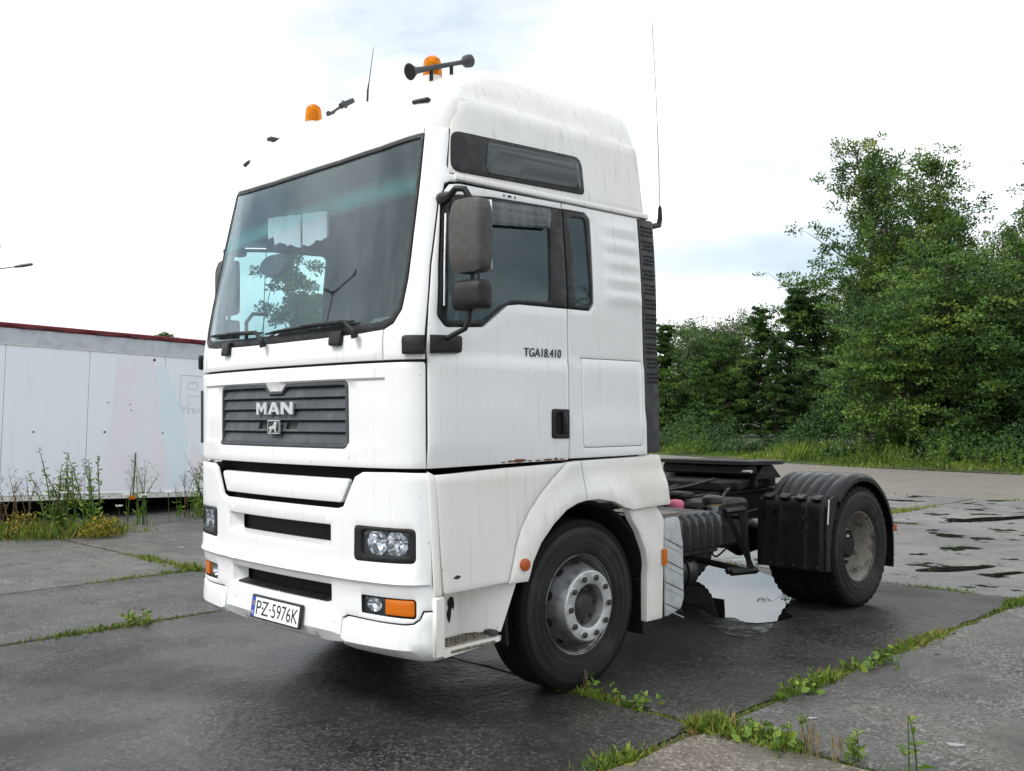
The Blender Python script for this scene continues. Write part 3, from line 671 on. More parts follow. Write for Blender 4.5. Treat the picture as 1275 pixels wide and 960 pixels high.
for x in xs:
    xb = min(1.2195, abs(x)*1.22/1.128); yb = float(np.interp(xb, _PC[:, 0], _PC[:, 1]))+lean(3.287); 
    for j, dy in enumerate(dys+[None]):
        if dy is None or yb+dy > 2.1: y = 2.112; dy = y-yb
        else: y = yb+dy
        z = roof_z(dy, 1.128-abs(x)); z -= .02*ss(y, 1.95, 2.112)
        V.append((x, y, z))
m = len(dys)+1
for i in range(nx-1):
    for j in range(m-1): Fc.append((i*m+j, (i+1)*m+j, (i+1)*m+j+1, i*m+j+1))
b0 = len(V)
for i in range(nx): V.append((xs[i], 2.112, 3.05))
for i in range(nx-1): Fc.append((i*m+m-1, (i+1)*m+m-1, b0+i+1, b0+i))
roof = mesh_obj('roof', V, Fc, M['roofwhite'], truck, 50)
# roof furniture
def rz(x, y):
    xb = min(1.2195, abs(x)*1.22/1.128); yb = float(np.interp(xb, _PC[:, 0], _PC[:, 1]))+lean(3.287); return roof_z(max(0, y-yb), 1.128-abs(x))
def beacon(x, y):
    z = rz(x, y)
    b = MB().lathe([(-.05, 0), (-.05, .062), (.014, .062), (.018, .056), (.02, .0)], (x, y, z), 'z', 28).build('beacon', M['roofwhite'], truck)
    MB().lathe([(.018, .0), (.018, .058), (.03, .060), (.10, .056), (.125, .048), (.142, .028), (.148, .0)], (x, y, z), 'z', 32, 1, lambda i, k_, r: r*(1-.018*(k_ % 2))).build('beacon_dome', M['beaconamber'], b, 20)
    MB().lathe([(.018, 0), (.018, .030), (.06, .030), (.105, .024), (.108, 0)], (x, y, z), 'z', 14).build('beacon_lamp', simple('beacon_lamp', (.30, .09, .01), .4), b)
beacon(.649, .713); beacon(-.649, .713)
for sg in (1, -1):
    p = Vector((sg*.955, .372, 3.462)); MB().box(p-Vector((.06, .02, .012)), p+Vector((.06, .02, .014)), .01, Matrix.Rotation(R(sg*14), 3, 'Z')).build('marker_lamp', M['greyplastic'], truck)
def horn(p0, p1, r0=.045, both_ends=True):
    p0 = Vector(p0); p1 = Vector(p1); ln = (p1-p0).length; T = [0, .03, .10, .2, .5, .78, .86, .92, 1]; Rr = [r0, r0*.80, r0*.42, r0*.36, r0*.30, r0*.28, r0*.3, r0*.75, r0*.8]
    h = MB().tube([p0.lerp(p1, t) for t in T], Rr, 18).build('air_horn', M['greyplastic'], truck)
    ax = (p0-p1).normalized(); MB().tube([p0+ax*.001, p0+ax*.003], [r0*.80, r0*.80], 18).build('horn_mouth', M['black'], h)
    return h
h_ = horn((.725, .475, 3.712), (.725, .955, 3.895), .050)
for yy in (.64, .80): MB().tube([(.725, yy, rz(.725, yy)-.01), (.725, yy, 3.712+(yy-.475)*.381)], .012, 8).build('horn_bracket', M['blackplastic'], h_)
h_ = horn((-.40, .800, 3.846), (-.40, .67, 3.748), .03); 
h_ = MB().tube([(-.30, .61, rz(-.3, .61)-.01), (-.30, .66, 3.755), (-.30, .76, 3.822)], [.008, .008, .008], 8).build('work_lamp_stalk', M['greyplastic'], truck)
MB().tube([(-.30, .70, 3.79), (-.30, .80, 3.85)], [.02, .018], 12).build('work_lamp', M['greyplastic'], h_)
MB().box((-.93, .50, 3.640), (-.87, .66, 3.668), .01).build('roof_clip', M['greyplastic'], truck)
MB().tube([(-.69, 1.20, rz(-.69, 1.2)-.01), (-.672, 1.20, 4.10), (-.655, 1.20, 4.16), (-.60, 1.20, 4.40)], [.008, .008, .004, .002], 6).build('roof_aerial', M['blackplastic'], truck)
wb = MB().tube([(1.08, 2.16, 2.985), (1.08, 2.30, 2.978), (1.08, 2.395, 3.0), (1.08, 2.41, 3.05)], [.022, .022, .02, .018], 10).build('aerial_bracket', M['blackplastic'], truck)
MB().tube([(1.08, 2.41, 3.04), (1.08, 2.41, 3.12), (1.08, 2.409, 3.14)], [.018, .014, .006], 10).build('aerial_base', M['blackplastic'], wb)
MB().tube([(1.08, 2.409, 3.13), (1.08, 2.40, 3.5), (1.08, 2.38, 3.95), (1.08, 2.345, 4.42)], [.0035, .003, .0028, .0022], 6).build('aerial_whip', simple('aerial_whip', (.25, .22, .23), .4), wb)

# mirrors
def mirror_head(name, c, wx, hz, dp, parent, mat, yaw):
    """rounded housing: superellipse rings, deep behind, flat glass behind it"""
    n = 40; prof = [(-1.0, .0), (-1.0, .45), (-.96, .70), (-.82, .88), (-.55, .96), (0, .995), (.55, 1), (.8, .97), (.82, .93), (.82, 0)]; V = []; Fc = []; rot = Matrix.Rotation(yaw, 3, 'Z')
    for a, s_ in prof:
        for k_ in range(n):
            t = 2*math.pi*k_/n; ct, st = math.cos(t), math.sin(t); e = .36
            V.append(Vector(c)+rot @ Vector((math.copysign(abs(ct)**e, ct)*wx*s_, a*dp, math.copysign(abs(st)**e, st)*hz*(s_ if s_ < .9 else 1)*min(1, s_+.04))))
    for i in range(len(prof)-1):
        for k_ in range(n): Fc.append((i*n+k_, i*n+(k_+1) % n, (i+1)*n+(k_+1) % n, (i+1)*n+k_))
    return mesh_obj(name, V, Fc, mat, parent, 50)
def mirrors(sg):
    c = (1.385, .345, 2.640)
    a = MB().tube([(1.155, .345, 2.872), (1.20, .335, 2.872), (1.27, .31, 2.872), (1.325, .30, 2.895), (1.365, .325, 2.890), (1.385, .345, 2.84), (1.385, .35, 2.80)], [.035, .034, .018, .018, .018, .018, .018], 10)
    arm = a.build('mirror_arm', M['blackplastic'], truck)
    a = MB().tube([(1.385, .36, 2.45), (1.385, .36, 2.38)], .012, 8).tube([(1.45, .345, 2.45), (1.45, .345, 2.38)], .008, 8)
    a.build('mirror_link', M['blackplastic'], arm)
    a = MB().tube([(1.375, .35, 2.26), (1.37, .345, 2.20), (1.35, .335, 2.15), (1.30, .31, 2.125), (1.25, .30, 2.105)], .015, 10)
    a.build('mirror_lower_arm', M['blackplastic'], arm)
    h1 = mirror_head('main_mirror', c, .118, .196, .060, arm, M['mirror'], R(6))
    MB().box((1.277, .385, 2.455), (1.493, .398, 2.825), .005, Matrix.Rotation(R(6), 3, 'Z')).build('mirror_glass', M['chrome'], h1)
    h2 = mirror_head('wide_angle_mirror', (1.385, .35, 2.325), .108, .080, .058, arm, M['blackplastic'], R(6))
    b1 = panel('mirror_bracket', [(1.118, 2.018, .01), (1.232, 2.018), (1.230, 2.117), (1.116, 2.117, .02)], fF, M['blackplastic'], truck, t=.02, bev=.012, res=.03, off=.032)
    b2 = panel('mirror_bracket', [(.212, 2.022), (.408, 2.030, .02), (.412, 2.124, .02), (.214, 2.120)], fDoor, M['blackplastic'], truck, t=.02, bev=.010, res=.04, off=.030)
    return [arm, b1, b2]
for o in mirrors(1): 
    if o.name.startswith('mirror_arm'):
        q = mirror(o, truck); q.location = (.115, .04, -.02)   # the far mirror is pushed in against its door
    else: mirror(o, truck)

# lower cab sides, steps and wheel arches
st = panel('sill_strip', [(.196, 1.397), (.228, 1.380), (.243, 1.35), (.262, .95), (.276, .74, .01), (.228, .735)], fLow, M['cream'], truck, t=.03, bev=.006, res=.06, off=-.002); mirror(st, truck)
stp = panel('step_cover', [(.238, 1.376), (.75, 1.392), (1.255, 1.400), (1.13, 1.318), (1.013, 1.222), (.93, 1.14), (.859, 1.042), (.815, .95), (.782, .841), (.750, .748, .012), (.288, .742, .015), (.268, .95)], fLow, M['cream'], truck, t=.03, bev=.007, res=.055)
MB().prism([(.345, .822), (.372, .835), (.398, .831), (.402, .822), (.378, .812)], fLow, .0015, .0003).build('paint_chip', M['nut'], stp, 0)
mirror(stp, truck)
ar = panel('wheel_arch', [(1.266, 1.403), (1.384, 1.409), (1.405, 1.30), (1.414, 1.164), (1.33, 1.152), (1.233, 1.119), (1.12, 1.045), (1.009, .943), (.945, .845), (.905, .735, .01), (.757, .740), (.790, .841), (.823, .95), (.867, 1.040), (.937, 1.135), (1.020, 1.216), (1.14, 1.314)], fLow, M['cream'], truck, t=.045, bev=.010, res=.05, off=.003)
mbk = MB(); V = []
def disc(u, v, r, fn, n=20, e=1.): return [(u+r*math.cos(2*math.pi*i/n), v+r*e*math.sin(2*math.pi*i/n)) for i in range(n)]
panel('side_reflector', disc(.868, .838, .036, fLow), fLow, M['redmark'], ar, t=.02, bev=.010, res=.03, off=.022)
mirror(ar, truck)
def Sflare(y, z):
    x, y, z = Slow(y, z); return (x+.030*ss(z, 1.36, 1.20)*ss(y, 1.38, 1.6), y, z)
ru = panel('arch_rear_upper', [(1.390, 1.409), (2.176, 1.416, .02), (2.215, 1.28), (2.252, 1.083, .012), (1.832, 1.078), (1.749, 1.097), (1.64, 1.142), (1.502, 1.166), (1.420, 1.164), (1.411, 1.30)], surf(Sflare), M['cream'], truck, t=.045, bev=.010, res=.06, off=.003); mirror(ru, truck)
rl = panel('arch_rear_lower', [(1.84, 1.082), (2.15, 1.080), (2.238, .982, .05), (2.206, .327, .01), (2.036, .327, .01), (2.040, .69), (2.005, .80), (1.94, .925), (1.87, 1.01)], fLow, M['cream'], truck, t=.05, bev=.012, res=.06, off=-.012)
panel('side_marker', [(2.198, .680), (2.236, .682), (2.236, .788), (2.198, .786)], fLow, M['amber'], rl, t=.02, bev=.006, res=.05, off=.012); mirror(rl, truck)
MB().box((1.02, 2.10, 1.06), (1.19, 2.16, 1.42), .01).build('arch_rear_filler', M['cream'], truck)
gp = panel('fender_side_plate', [(2.245, .985, .03), (2.41, .990, .05), (2.452, .80), (2.455, .43), (2.42, .36, .03), (2.245, .33, .01)], fLow, M['greypanel'], truck, t=.012, bev=.003, res=.06, off=-.02)
for i in range(4):
    z0 = .845-.145*i; MB().prism([(2.248, z0+.012), (2.448, z0-.072), (2.448, z0-.079), (2.248, z0+.005)], fLow, .001, -.0198).build('plate_groove', M['nut'], gp, 0)
    MB().prism([(2.248, z0-.026), (2.448, z0-.110), (2.448, z0-.117), (2.248, z0-.033)], fLow, .003, -.0198).build('plate_rib', M['greypanel'], gp, 0)
mirror(gp, truck)
# step well below the step cover
def stepwell():
    A = (1.196, .300); B = (1.03, .325); Cc = (.985, .60); Dt = (1.215, .835); Db = (1.19, .735); A0 = (1.218, .292)
    z0, z1 = .452, .742
    mb = MB()
    ring = [A0, A, B, Cc]
    V = [(x, y, z1) for x, y in ring]+[(Dt[0], Dt[1], z1-.005)]+[(x, y, z0) for x, y in ring]+[(Db[0], Db[1], z0+.02)]
    mb.add(V, [(i, i+1, 6+i, 5+i) for i in range(4)]); mb.add([(p[0]-.03, p[1]+.02, p[2]) for p in V[2:5]+V[7:10]], [(1, 0, 3, 4), (2, 1, 4, 5)])
    mb.add([V[4], (V[4][0]-.03, V[4][1]+.02, V[4][2]), (V[9][0]-.03, V[9][1]+.02, V[9][2]), V[9]], [(0, 1, 2, 3)])
    mb.add([V[2], V[3], V[4], (V[4][0]-.03, V[4][1]+.02, V[4][2]), (V[3][0]-.03, V[3][1]+.02, V[3][2]), (V[2][0]-.03, V[2][1]+.02, V[2][2])], [(0, 1, 4, 5), (1, 2, 3, 4)])
    o = mb.build('step_well', M['cream'], truck, 25)
    mb = MB(); base = [(1.222, .285), (1.222, .30), (1.214, .70), (1.19, .735), (.985, .60), (1.03, .32), (1.19, .285)]; ov = [Vector(p) for p in base]
    n = len(base); Vb = [(x, y, .452) for x, y in base]+[(x, y, .408 if y < .5 else .428) for x, y in base]
    mb.add(Vb, [tuple(range(n)), tuple(range(n, 2*n))[::-1]]+[(i, n+i, n+(i+1) % n, (i+1) % n) for i in range(n)])
    mb.build('step_base', M['cream'], o, 25)
    mb = MB().box((1.195, .222, .408), (1.224, .300, .735), .012); mb.build('step_front_strip', M['cream'], o)
    mb = MB(); tr = [(1.198, .335), (1.190, .66), (1.12, .64), (1.04, .58), (1.06, .37), (1.12, .335)]; n = len(tr)
    mb.add([(x, y, .462) for x, y in tr]+[(x, y, .45) for x, y in tr], [tuple(range(n)), tuple(range(n, 2*n))[::-1]]+[(i, n+i, n+(i+1) % n, (i+1) % n) for i in range(n)]); t = mb.build('step_tread', M['treadplate'], o, 25)
    mb = MB()
    for i in range(11):
        for j in range(4):
            x0 = 1.075+j*.032; y0 = .36+i*.028; mb.box((x0-.007, y0-.008, .461), (x0+.007, y0+.008, .468), .002)
    mb.build('tread_studs', M['treadplate'], t); 
    MB().box((1.2145, .335, .424), (1.2275, .66, .440), .003).build('step_lip', M['treadplate'], o)
    MB().box((1.12, .655, .455), (1.20, .715, .485), .01).build('step_corner', M['greyplastic'], o)
    ch = [(0, .105), (.022, .118), (.042, .112), (.050, .080), (.044, .055), (.036, .068), (.026, .060), (.022, .030), (.012, .0), (-.004, .02), (-.010, .045), (.004, .07), (-.004, .09)]
    p0 = Vector((1.03, .325, 0)); p1 = Vector((.985, .60, 0)); t_ = (p1-p0).normalized(); nn = Vector((t_.y, -t_.x, 0))
    MB().prism([(.18+a*1.1, .525+b*1.25) for a, b in ch], lambda u, v, d=0: p0+t_*u+nn*d+Vector((0, 0, v)), .002, .002).build('torn_hole', M['black'], o, 0)
    MB().box((.86, .62, .70), (1.0, .88, .80), .01).build('step_bracket', M['cream'], o)
    return o
mirror(stepwell(), truck)
MB().box((.90, .25, .735), (1.19, .78, .765), .004).build('step_cover_floor', M['cream'], truck)

# dark insides: wheel housings, engine block
def liner(sg):
    V = []; Fc = []; n = 18; xa, xb = sg*.70, sg*1.172
    for i in range(n+1):
        t = math.pi*(1.12)*i/n-.06*math.pi; y, z = 1.445+.640*math.cos(t), .50+.640*math.sin(t); V += [(xa, y, z), (xb, y, z), (xb, y+.02*math.cos(t), z+.02*math.sin(t)), (xa, y+.02*math.cos(t), z+.02*math.sin(t))]
    for i in range(n):
        for q in range(4): Fc.append((i*4+q, i*4+(q+1) % 4, i*4+4+(q+1) % 4, i*4+4+q))
    o = mesh_obj('wheel_housing', V, Fc, M['black'], truck, 40); MB().box((min(xa, xa-sg*.02), .80, .55), (max(xa, xa-sg*.02), 2.09, 1.16), .003).build('housing_wall', M['black'], o)
    MB().box((sg*1.0-.17, 2.045, .24), (sg*1.0+.17, 2.06, .60), .004).build('mud_flap', M['blackplastic'], o)
liner(1); liner(-1)
MB().box((-.62, .35, .46), (.62, 2.0, 1.40), .02).build('engine', M['chassis'], truck)
MB().box((-1.13, .42, 1.405), (1.13, 2.08, 1.43), .003).build('cab_floor', M['black'], truck)
MB().box((-1.12, .2, .8), (-.75, .8, 1.36), .02).build('step_backing', M['black'], truck); MB().box((.75, .27, .8), (1.12, .8, 1.36), .02).build('step_backing', M['black'], truck)

# cab interior
def ins(fn, d): return lambda u, v, q=0: fn(u, v, q-d)
panel('cab_lining', [(-1.62, 1.43), (1.62, 1.43), (1.62, 3.27), (-1.62, 3.27)], ins(fF, .045), M['lining'], truck, holes=[[(a*1.0, b) for a, b in inn]]+[[(s_*1.245, 2.16), (s_*1.615, 2.18), (s_*1.615, 2.96), (s_*1.255, 2.96)] for s_ in (1, -1)], t=.004, bev=.001, res=.12)
lin = panel('side_lining', [(.62, 1.43), (2.09, 1.43), (2.09, 3.27), (.62, 3.27)], ins(fS, .045), M['lining'], truck, holes=[[(.625, 2.20), (.78, 2.32), (1.16, 2.345), (1.185, 2.93), (.625, 2.91)], [(1.345, 2.345), (1.525, 2.36), (1.525, 2.93), (1.345, 2.92)]], t=.004, bev=.001, res=.15)
lr = panel('side_lining', [(.62, 1.43), (2.09, 1.43), (2.09, 3.27), (.62, 3.27)], ins(fS, .045), M['lining'], truck, holes=[[(.625, 2.20), (.78, 2.32), (1.16, 2.345), (1.185, 2.93), (.625, 2.91)]], t=.004, bev=.001, res=.15); mirror(lr, truck); bpy.data.objects.remove(lr)
MB().box((-1.11, 2.06, 1.43), (1.11, 2.095, 3.30), .004).build('cab_rear_wall', M['lining'], truck)
hp = [(F(q, 3.265)[0], F(q, 3.265)[1]+.022) for q in np.linspace(-1.2, 1.2, 17)]+[(1.10, 2.06), (-1.10, 2.06)]; MB().prism(hp, lambda u, v, d=0: Vector((u, v, 3.258+d)), .012).build('headliner', M['lining'], truck)
mb = MB()
V = []; 
for i in range(9):
    s_ = -1.08+2.16*i/8; x, y, _ = F(s_, 2.1); V += [(x*.97, y+.06, 2.155), (x*.97, .55, 2.20), (x*.97, .68, 2.14), (x*.97, .70, 1.7), (x*.97, y+.06, 1.7)]
mb.add(V, [(i*5+q, i*5+(q+1) % 5, i*5+5+(q+1) % 5, i*5+5+q) for i in range(8) for q in range(5)]+[(4, 3, 2, 1, 0), tuple(range(40, 45))]).build('dashboard', M['dash'], truck, 50)
MB().box((.32, .42, 2.17), (.92, .66, 2.285), .06).build('instrument_binnacle', M['dash'], truck)
sw = MB(); pts = [Vector((.58+.225*math.cos(t), .74+.13*math.sin(t)*.9, 2.22+.20*math.sin(t))) for t in [2*math.pi*i/28 for i in range(29)]]; sw.tube(pts, .016, 8, False).build('steering_wheel', M['blackplastic'], truck)
def seat(x):
    s_ = MB().box((x-.25, 1.0, 1.72), (x+.25, 1.5, 1.88), .06).build('seat', M['seat'], truck)
    MB().box((x-.25, 1.42, 1.85), (x+.25, 1.56, 2.48), .06, Matrix.Rotation(R(-8), 3, 'X')).build('seat_back', M['seat'], s_)
    MB().box((x-.15, 1.50, 2.50), (x+.15, 1.60, 2.69), .05).build('headrest', M['seat'], s_)
seat(.58); seat(-.58)
oc = MB().box((-1.05, .52, 3.02), (1.05, 1.05, 3.26), .05).build('overhead_locker', M['lining'], truck)
MB().box((-1.05, .50, 2.985), (1.05, .56, 3.02), .015).build('locker_edge', M['dash'], oc)
MB().box((-1.05, 1.45, 1.90), (1.05, 2.05, 2.02), .05).build('bunk', M['seat'], truck)
V = []; Fc = []
for j in range(2):
    for i in range(15):
        x = -.80+i*.05; V.append((x, .44+.012*math.sin(i*1.9), (3.065-.004*i if j == 0 else 2.86+.02*math.sin(i*.5+.5)+.010*math.sin(i*2.3)+.05*(i < 2)-.003*i)))
for i in range(14):
    if i == 8: continue
    Fc.append((i, i+1, 16+i, 15+i))
cu = mesh_obj('folded_curtain', V+[(x, y+.012, z) for x, y, z in [tuple(q) for q in V]], Fc+[tuple(30+q for q in reversed(f)) for f in Fc], M['cloth'], truck, 60)
MB().tube([(-1.06, .42, 2.18), (-1.06, .42, 2.36), (-1.04, .46, 2.42), (-1.0, .56, 2.42)], .014, 8).build('grab_handle', M['blackplastic'], truck)
vis = MB().lathe([(0, 0), (0, .09), (.03, .10), (.05, .08), (.05, 0)], (0, 0, 0), 'y', 24); vis.v = [Vector((-.72+p.x*1.75, .42+p.y, 2.725+p.z*.80)) for p in vis.v]; vis.build('interior_mirror', M['mirror'], truck)

# wheels
def tyre_prof(w, ri, ro, n_tread=5):
    h = w/2; P = [(-h*.80, ri), (-h*.86, ri+.012), (-h*.97, ri+.05), (-h, ri+.10), (-h*.985, ri+.145), (-h*.95, ro-.055), (-h*.93, ro-.05), (-h*.905, ro-.022), (-h*.84, ro-.006), (-h*.72, ro-.001)]
    P = P[:]; m = []
    for i in range(n_tread-1):
        c = -h*.72+(i+1)*(h*1.44)/n_tread; m += [(c-.008, ro+.0), (c-.006, ro-.012), (c+.006, ro-.012), (c+.008, ro+.0)]
    return P+m+[(-a, b) for a, b in reversed(P)]
def add_rings(P):
    """fine moulded rings on the sidewalls"""
    out = []
    for (a, r), (b, q) in zip(P, P[1:]):
        out.append((a, r))
        if abs(q-r) > .03 and abs(a) > .1:
            for t in (.25, .5, .75):
                sg = math.copysign(1, a); m_ = a+(b-a)*t; rr = r+(q-r)*t; out += [(m_, rr-.003), (m_+sg*.003, rr-.0015), (m_+sg*.003, rr+.0015), (m_, rr+.003)]
    return out+[P[-1]]
def tread_slot(o, ro, h):
    o.data.materials.append(M['tread'])
    for p in o.data.polygons:
        c = p.center
        if math.hypot(c.y, c.z) > ro-.045 and abs(c.x) < h*.93: p.material_index = 1
def wheel_front(sg, y):
    cx = sg*1.018; zc = .520; root = empty('front_wheel', (cx, y, zc), 0, truck)
    pr = add_rings(tyre_prof(.318, .300, .524)); n = 96
    mb = MB().lathe(pr+[pr[0]], (0, 0, 0), 'x', n, sg); o = mb.build('tyre', M['rubber'], root, 35); tread_slot(o, .524, .159)
    f = .136
    rim = [(f, .300), (f+.004, .306), (f, .309), (f-.008, .307), (f-.012, .296), (f-.02, .286), (f-.06, .276), (f-.075, .268), (f-.06, .262), (f+.015, .238), (f+.045, .228), (f+.060, .218), (f+.064, .21)]
    o = MB().lathe(rim, (0, 0, 0), 'x', 64, sg).build('rim', M['steelrim'], root, 40)
    for i in range(10):
        t = 2*math.pi*(i+.5)/10; c0 = Vector((sg*(f-.028), .2525*math.cos(t), .2525*math.sin(t))); ra = Vector((0, math.cos(t), math.sin(t))); tg = Vector((0, -math.sin(t), math.cos(t))); sl = Vector((sg*.075, 0, 0))*.30+ra*-.024*.30
        nn = (Vector((sg*.024, 0, 0))+ra*.075).normalized(); V = [c0+sl.normalized()*.019*math.cos(q*math.pi/7)+tg*.030*math.sin(q*math.pi/7)+nn*.0025 for q in range(14)]
        mesh_obj('hand_hole', V, [tuple(range(14)) if sg > 0 else tuple(range(14))[::-1]], M['black'], root, 0)
    ring = [(f+.064, .218), (f+.076, .214), (f+.080, .208), (f+.080, .142), (f+.076, .134), (f+.03, .130), (f+.02, .128)]
    MB().lathe(ring, (0, 0, 0), 'x', 64, sg).build('nut_ring', M['alu'], root, 30)
    MB().lathe([(f+.022, .131), (f+.022, .085), (f+.04, .075), (f+.055, .060), (f+.058, 0)], (0, 0, 0), 'x', 40, sg).build('hub', M['nut'], root, 30)
    for i in range(10):
        t = 2*math.pi*i/10; c0 = Vector((sg*(f+.079), .176*math.cos(t), .176*math.sin(t))); nb = MB().tube([c0, c0+Vector((sg*.005, 0, 0)), c0+Vector((sg*.006, 0, 0))], [.024, .024, .019], 18); b = nb.build('wheel_nut', M['alu'], root, 30)
        MB().tube([c0+Vector((sg*.003, 0, 0)), c0+Vector((sg*.018, 0, 0)), c0+Vector((sg*.021, 0, 0))], [.0185, .0185, .014], 6).build('nut_cap', M['nut'], b, 30)
    for i in range(8):
        t = 2*math.pi*i/8; c0 = Vector((sg*(f+.024), .104*math.cos(t), .104*math.sin(t))); MB().tube([c0, c0+Vector((sg*.012, 0, 0))], .012, 6).build('hub_bolt', M['nut'], root, 30)
    return root
wheel_front(1, 1.445); wheel_front(-1, 1.445)
def wheel_rear(sg, y, cxo, outer):
    root = empty('rear_wheel', (sg*cxo, y, .520), 0, truck); h = .155; n = 120
    pr = add_rings(tyre_prof(.310, .300, .523)); ro = .523
    def rf(i, k_, r):
        if r > ro-.03 and abs(pr[i % len(pr)][0]) > .06: return r-(.016 if (k_ % 3 == 0) else 0)*(1 if r > ro-.025 else .4)
        return r
    MB().lathe(pr+[pr[0]], (0, 0, 0), 'x', n, sg, rf).build('tyre', M['rubber'], root, 30); tread_slot(root.children[0], .523, .155)
    f = .118
    if outer:
        rim = [(f, .292), (f+.004, .302), (f+.002, .309), (f-.008, .307), (f-.012, .294), (f-.05, .282), (f-.12, .272), (f-.20, .268), (f-.215, .255), (f-.19, .225), (f-.175, .20), (f-.175, .12), (f-.14, .115)]
        MB().lathe(rim, (0, 0, 0), 'x', 64, sg).build('rim', M['rustrim'], root, 40)
        MB().lathe([(f-.175, .118), (f-.10, .112), (f-.085, .09), (f-.08, 0)], (0, 0, 0), 'x', 32, sg).build('hub', M['chassis'], root, 30)
        for i in range(10):
            t = 2*math.pi*i/10; c0 = Vector((sg*(f-.176), .165*math.cos(t), .165*math.sin(t))); MB().tube([c0, c0+Vector((sg*.045, 0, 0))], .016, 6).build('wheel_nut', M['nut'], root, 30)
        MB().tube([Vector((sg*(f-.03), -.24, .10)), Vector((sg*(f+.035), -.262, .115))], .008, 8).build('valve', M['chrome'], root)
    return root
YR = 5.052
for sg in (1, -1):
    wheel_rear(sg, YR, 1.075, True); wheel_rear(sg, YR, .730, False)
MB().tube([(-.95, YR, .52), (-.25, YR, .52), (0, YR, .52), (.25, YR, .52), (.95, YR, .52)], [.075, .10, .2, .10, .075], 16).build('rear_axle', M['chassis'], truck)
MB().tube([(-.9, 1.445, .50), (.9, 1.445, .50)], .06, 10).build('front_axle', M['chassis'], truck)

# chassis
for sg in (1, -1):
    fr = MB()
    for lo, hi in (((.36, .6, .74), (.372, 5.95, 1.0)), ((.372, .6, .985), (.435, 5.95, 1.0)), ((.372, .6, .74), (.435, 5.95, .755))): fr.box((lo[0], lo[1], lo[2]), (hi[0], hi[1], hi[2]), .003)
    if sg < 0: fr.v = [Vector((-p.x, p.y, p.z)) for p in fr.v]; fr.f = [tuple(reversed(f)) for f in fr.f]
    fr.build('frame_rail', M['chassis'], truck)
for y in (2.4, 3.3, 4.2, 5.9): MB().box((-.36, y-.04, .80), (.36, y+.04, .96), .01).build('cross_member', M['chassis'], truck)
mp_ = MB().box((-.44, 4.10, 1.01), (.44, 4.98, 1.095), .015).build('mounting_plate', M['chassis'], truck)
for y in (4.3, 4.55, 4.8):
    MB().box((.4405, y-.02, 1.02), (.50, y+.02, 1.085), .004, None).build('plate_gusset', M['chassis'], mp_)
fw = MB(); V = []; pts = [(-.47, 4.42), (-.40, 4.39), (.40, 4.39), (.50, 4.42), (.515, 4.60), (.515, 4.95), (.42, 5.16), (.12, 5.30), (.055, 5.28), (.04, 4.92), (-.04, 4.92), (-.055, 5.28), (-.12, 5.30), (-.42, 5.16), (-.515, 4.95), (-.515, 4.60)]
fwf = lambda u, v, d=0: Vector((u, v, 1.232+d-(v-4.9)*.03))
fw = MB().prism(pts, fwf, .032, -.02).build('fifth_wheel', M['chassis'], truck, 20)
MB().box((-.45, 4.44, 1.13), (.47, 4.62, 1.225), .02).box((-.40, 4.7, 1.10), (.40, 5.05, 1.2), .04).build('coupling_body', M['chassis'], fw)
for sg in (1, -1): MB().add([(sg*.38, 4.55, 1.09), (sg*.38, 5.0, 1.09), (sg*.38, 4.85, 1.21), (sg*.38, 4.70, 1.21), (sg*.48, 4.55, 1.09), (sg*.48, 5.0, 1.09), (sg*.48, 4.85, 1.21), (sg*.48, 4.70, 1.21)], [(0, 1, 2, 3), (7, 6, 5, 4), (0, 4, 5, 1), (1, 5, 6, 2), (2, 6, 7, 3), (3, 7, 4, 0)]).build('pivot_block', M['chassis'], fw)
MB().tube([(.30, 4.55, 1.16), (.46, 4.42, 1.17), (.56, 4.37, 1.175)], .012, 8).build('release_handle', M['alu'], fw)
# battery box with ribbed lid, step plate, caps, air tank, struts
bb = MB(); V = []; Fc = []
nr = 7; prof = []
for i in range(nr*4+1):
    y = 2.46+i*(.66/(nr*4)); prof.append((y, .012 if (i % 4) in (1, 2) else 0))
m_ = len(prof)
for y, h in prof: V += [(.50, y, .955+h), (1.03, y, .950+h), (1.075, y, .920+h*.6), (1.085+h, y, .88), (1.085+h, y, .715), (.50, y, .715)]
for i in range(m_-1):
    for q in range(6): Fc.append((i*6+q, i*6+(q+1) % 6, i*6+6+(q+1) % 6, i*6+6+q))
Fc += [tuple(range(6)), tuple(range((m_-1)*6, m_*6))[::-1]]
btb = bb.add(V, Fc).build('battery_box', M['wetblack'], truck, 30)
MB().box((.55, 2.45, .665), (1.06, 3.10, .713), .01).build('battery_tray', M['chassis'], btb)
MB().box((.72, 2.20, 1.0), (1.19, 2.47, 1.012), .004).build('step_plate', simple('worn_step_plate', (.17, .14, .12), .6, .5, var=.4, bump=.002, bscale=60), truck)
MB().lathe([(-.03, 0), (-.03, .066), (.012, .070), (.03, .066), (.045, .05), (.052, 0)], (.60, 3.20, .965), 'z', 20).build('pink_cap', M['pink'], truck)
cp = MB().lathe([(-.14, .06), (0, .06), (0, 0)], (.80, 3.42, .985), 'z', 20).build('filler_neck', M['chassis'], truck)
MB().lathe([(-.022, .060), (-.022, .066), (-.006, .066), (-.006, .060)], (.80, 3.42, .985), 'z', 20).build('neck_ring', M['brass'], cp)
MB().lathe([(0, 0), (0, .078), (.015, .082), (.045, .078), (.058, .05), (.06, 0)], (.80, 3.42, .985), 'z', 24).build('filler_cap', M['greyplastic'], cp)
MB().tube([(.90, 2.20, .535), (.90, 2.24, .535), (.90, 2.28, .535), (.90, 2.84, .535), (.90, 2.90, .535), (.90, 2.93, .535), (.90, 2.935, .535)], [.05, .11, .150, .150, .125, .06, .0], 26).build('air_tank', M['wetblack'], truck)
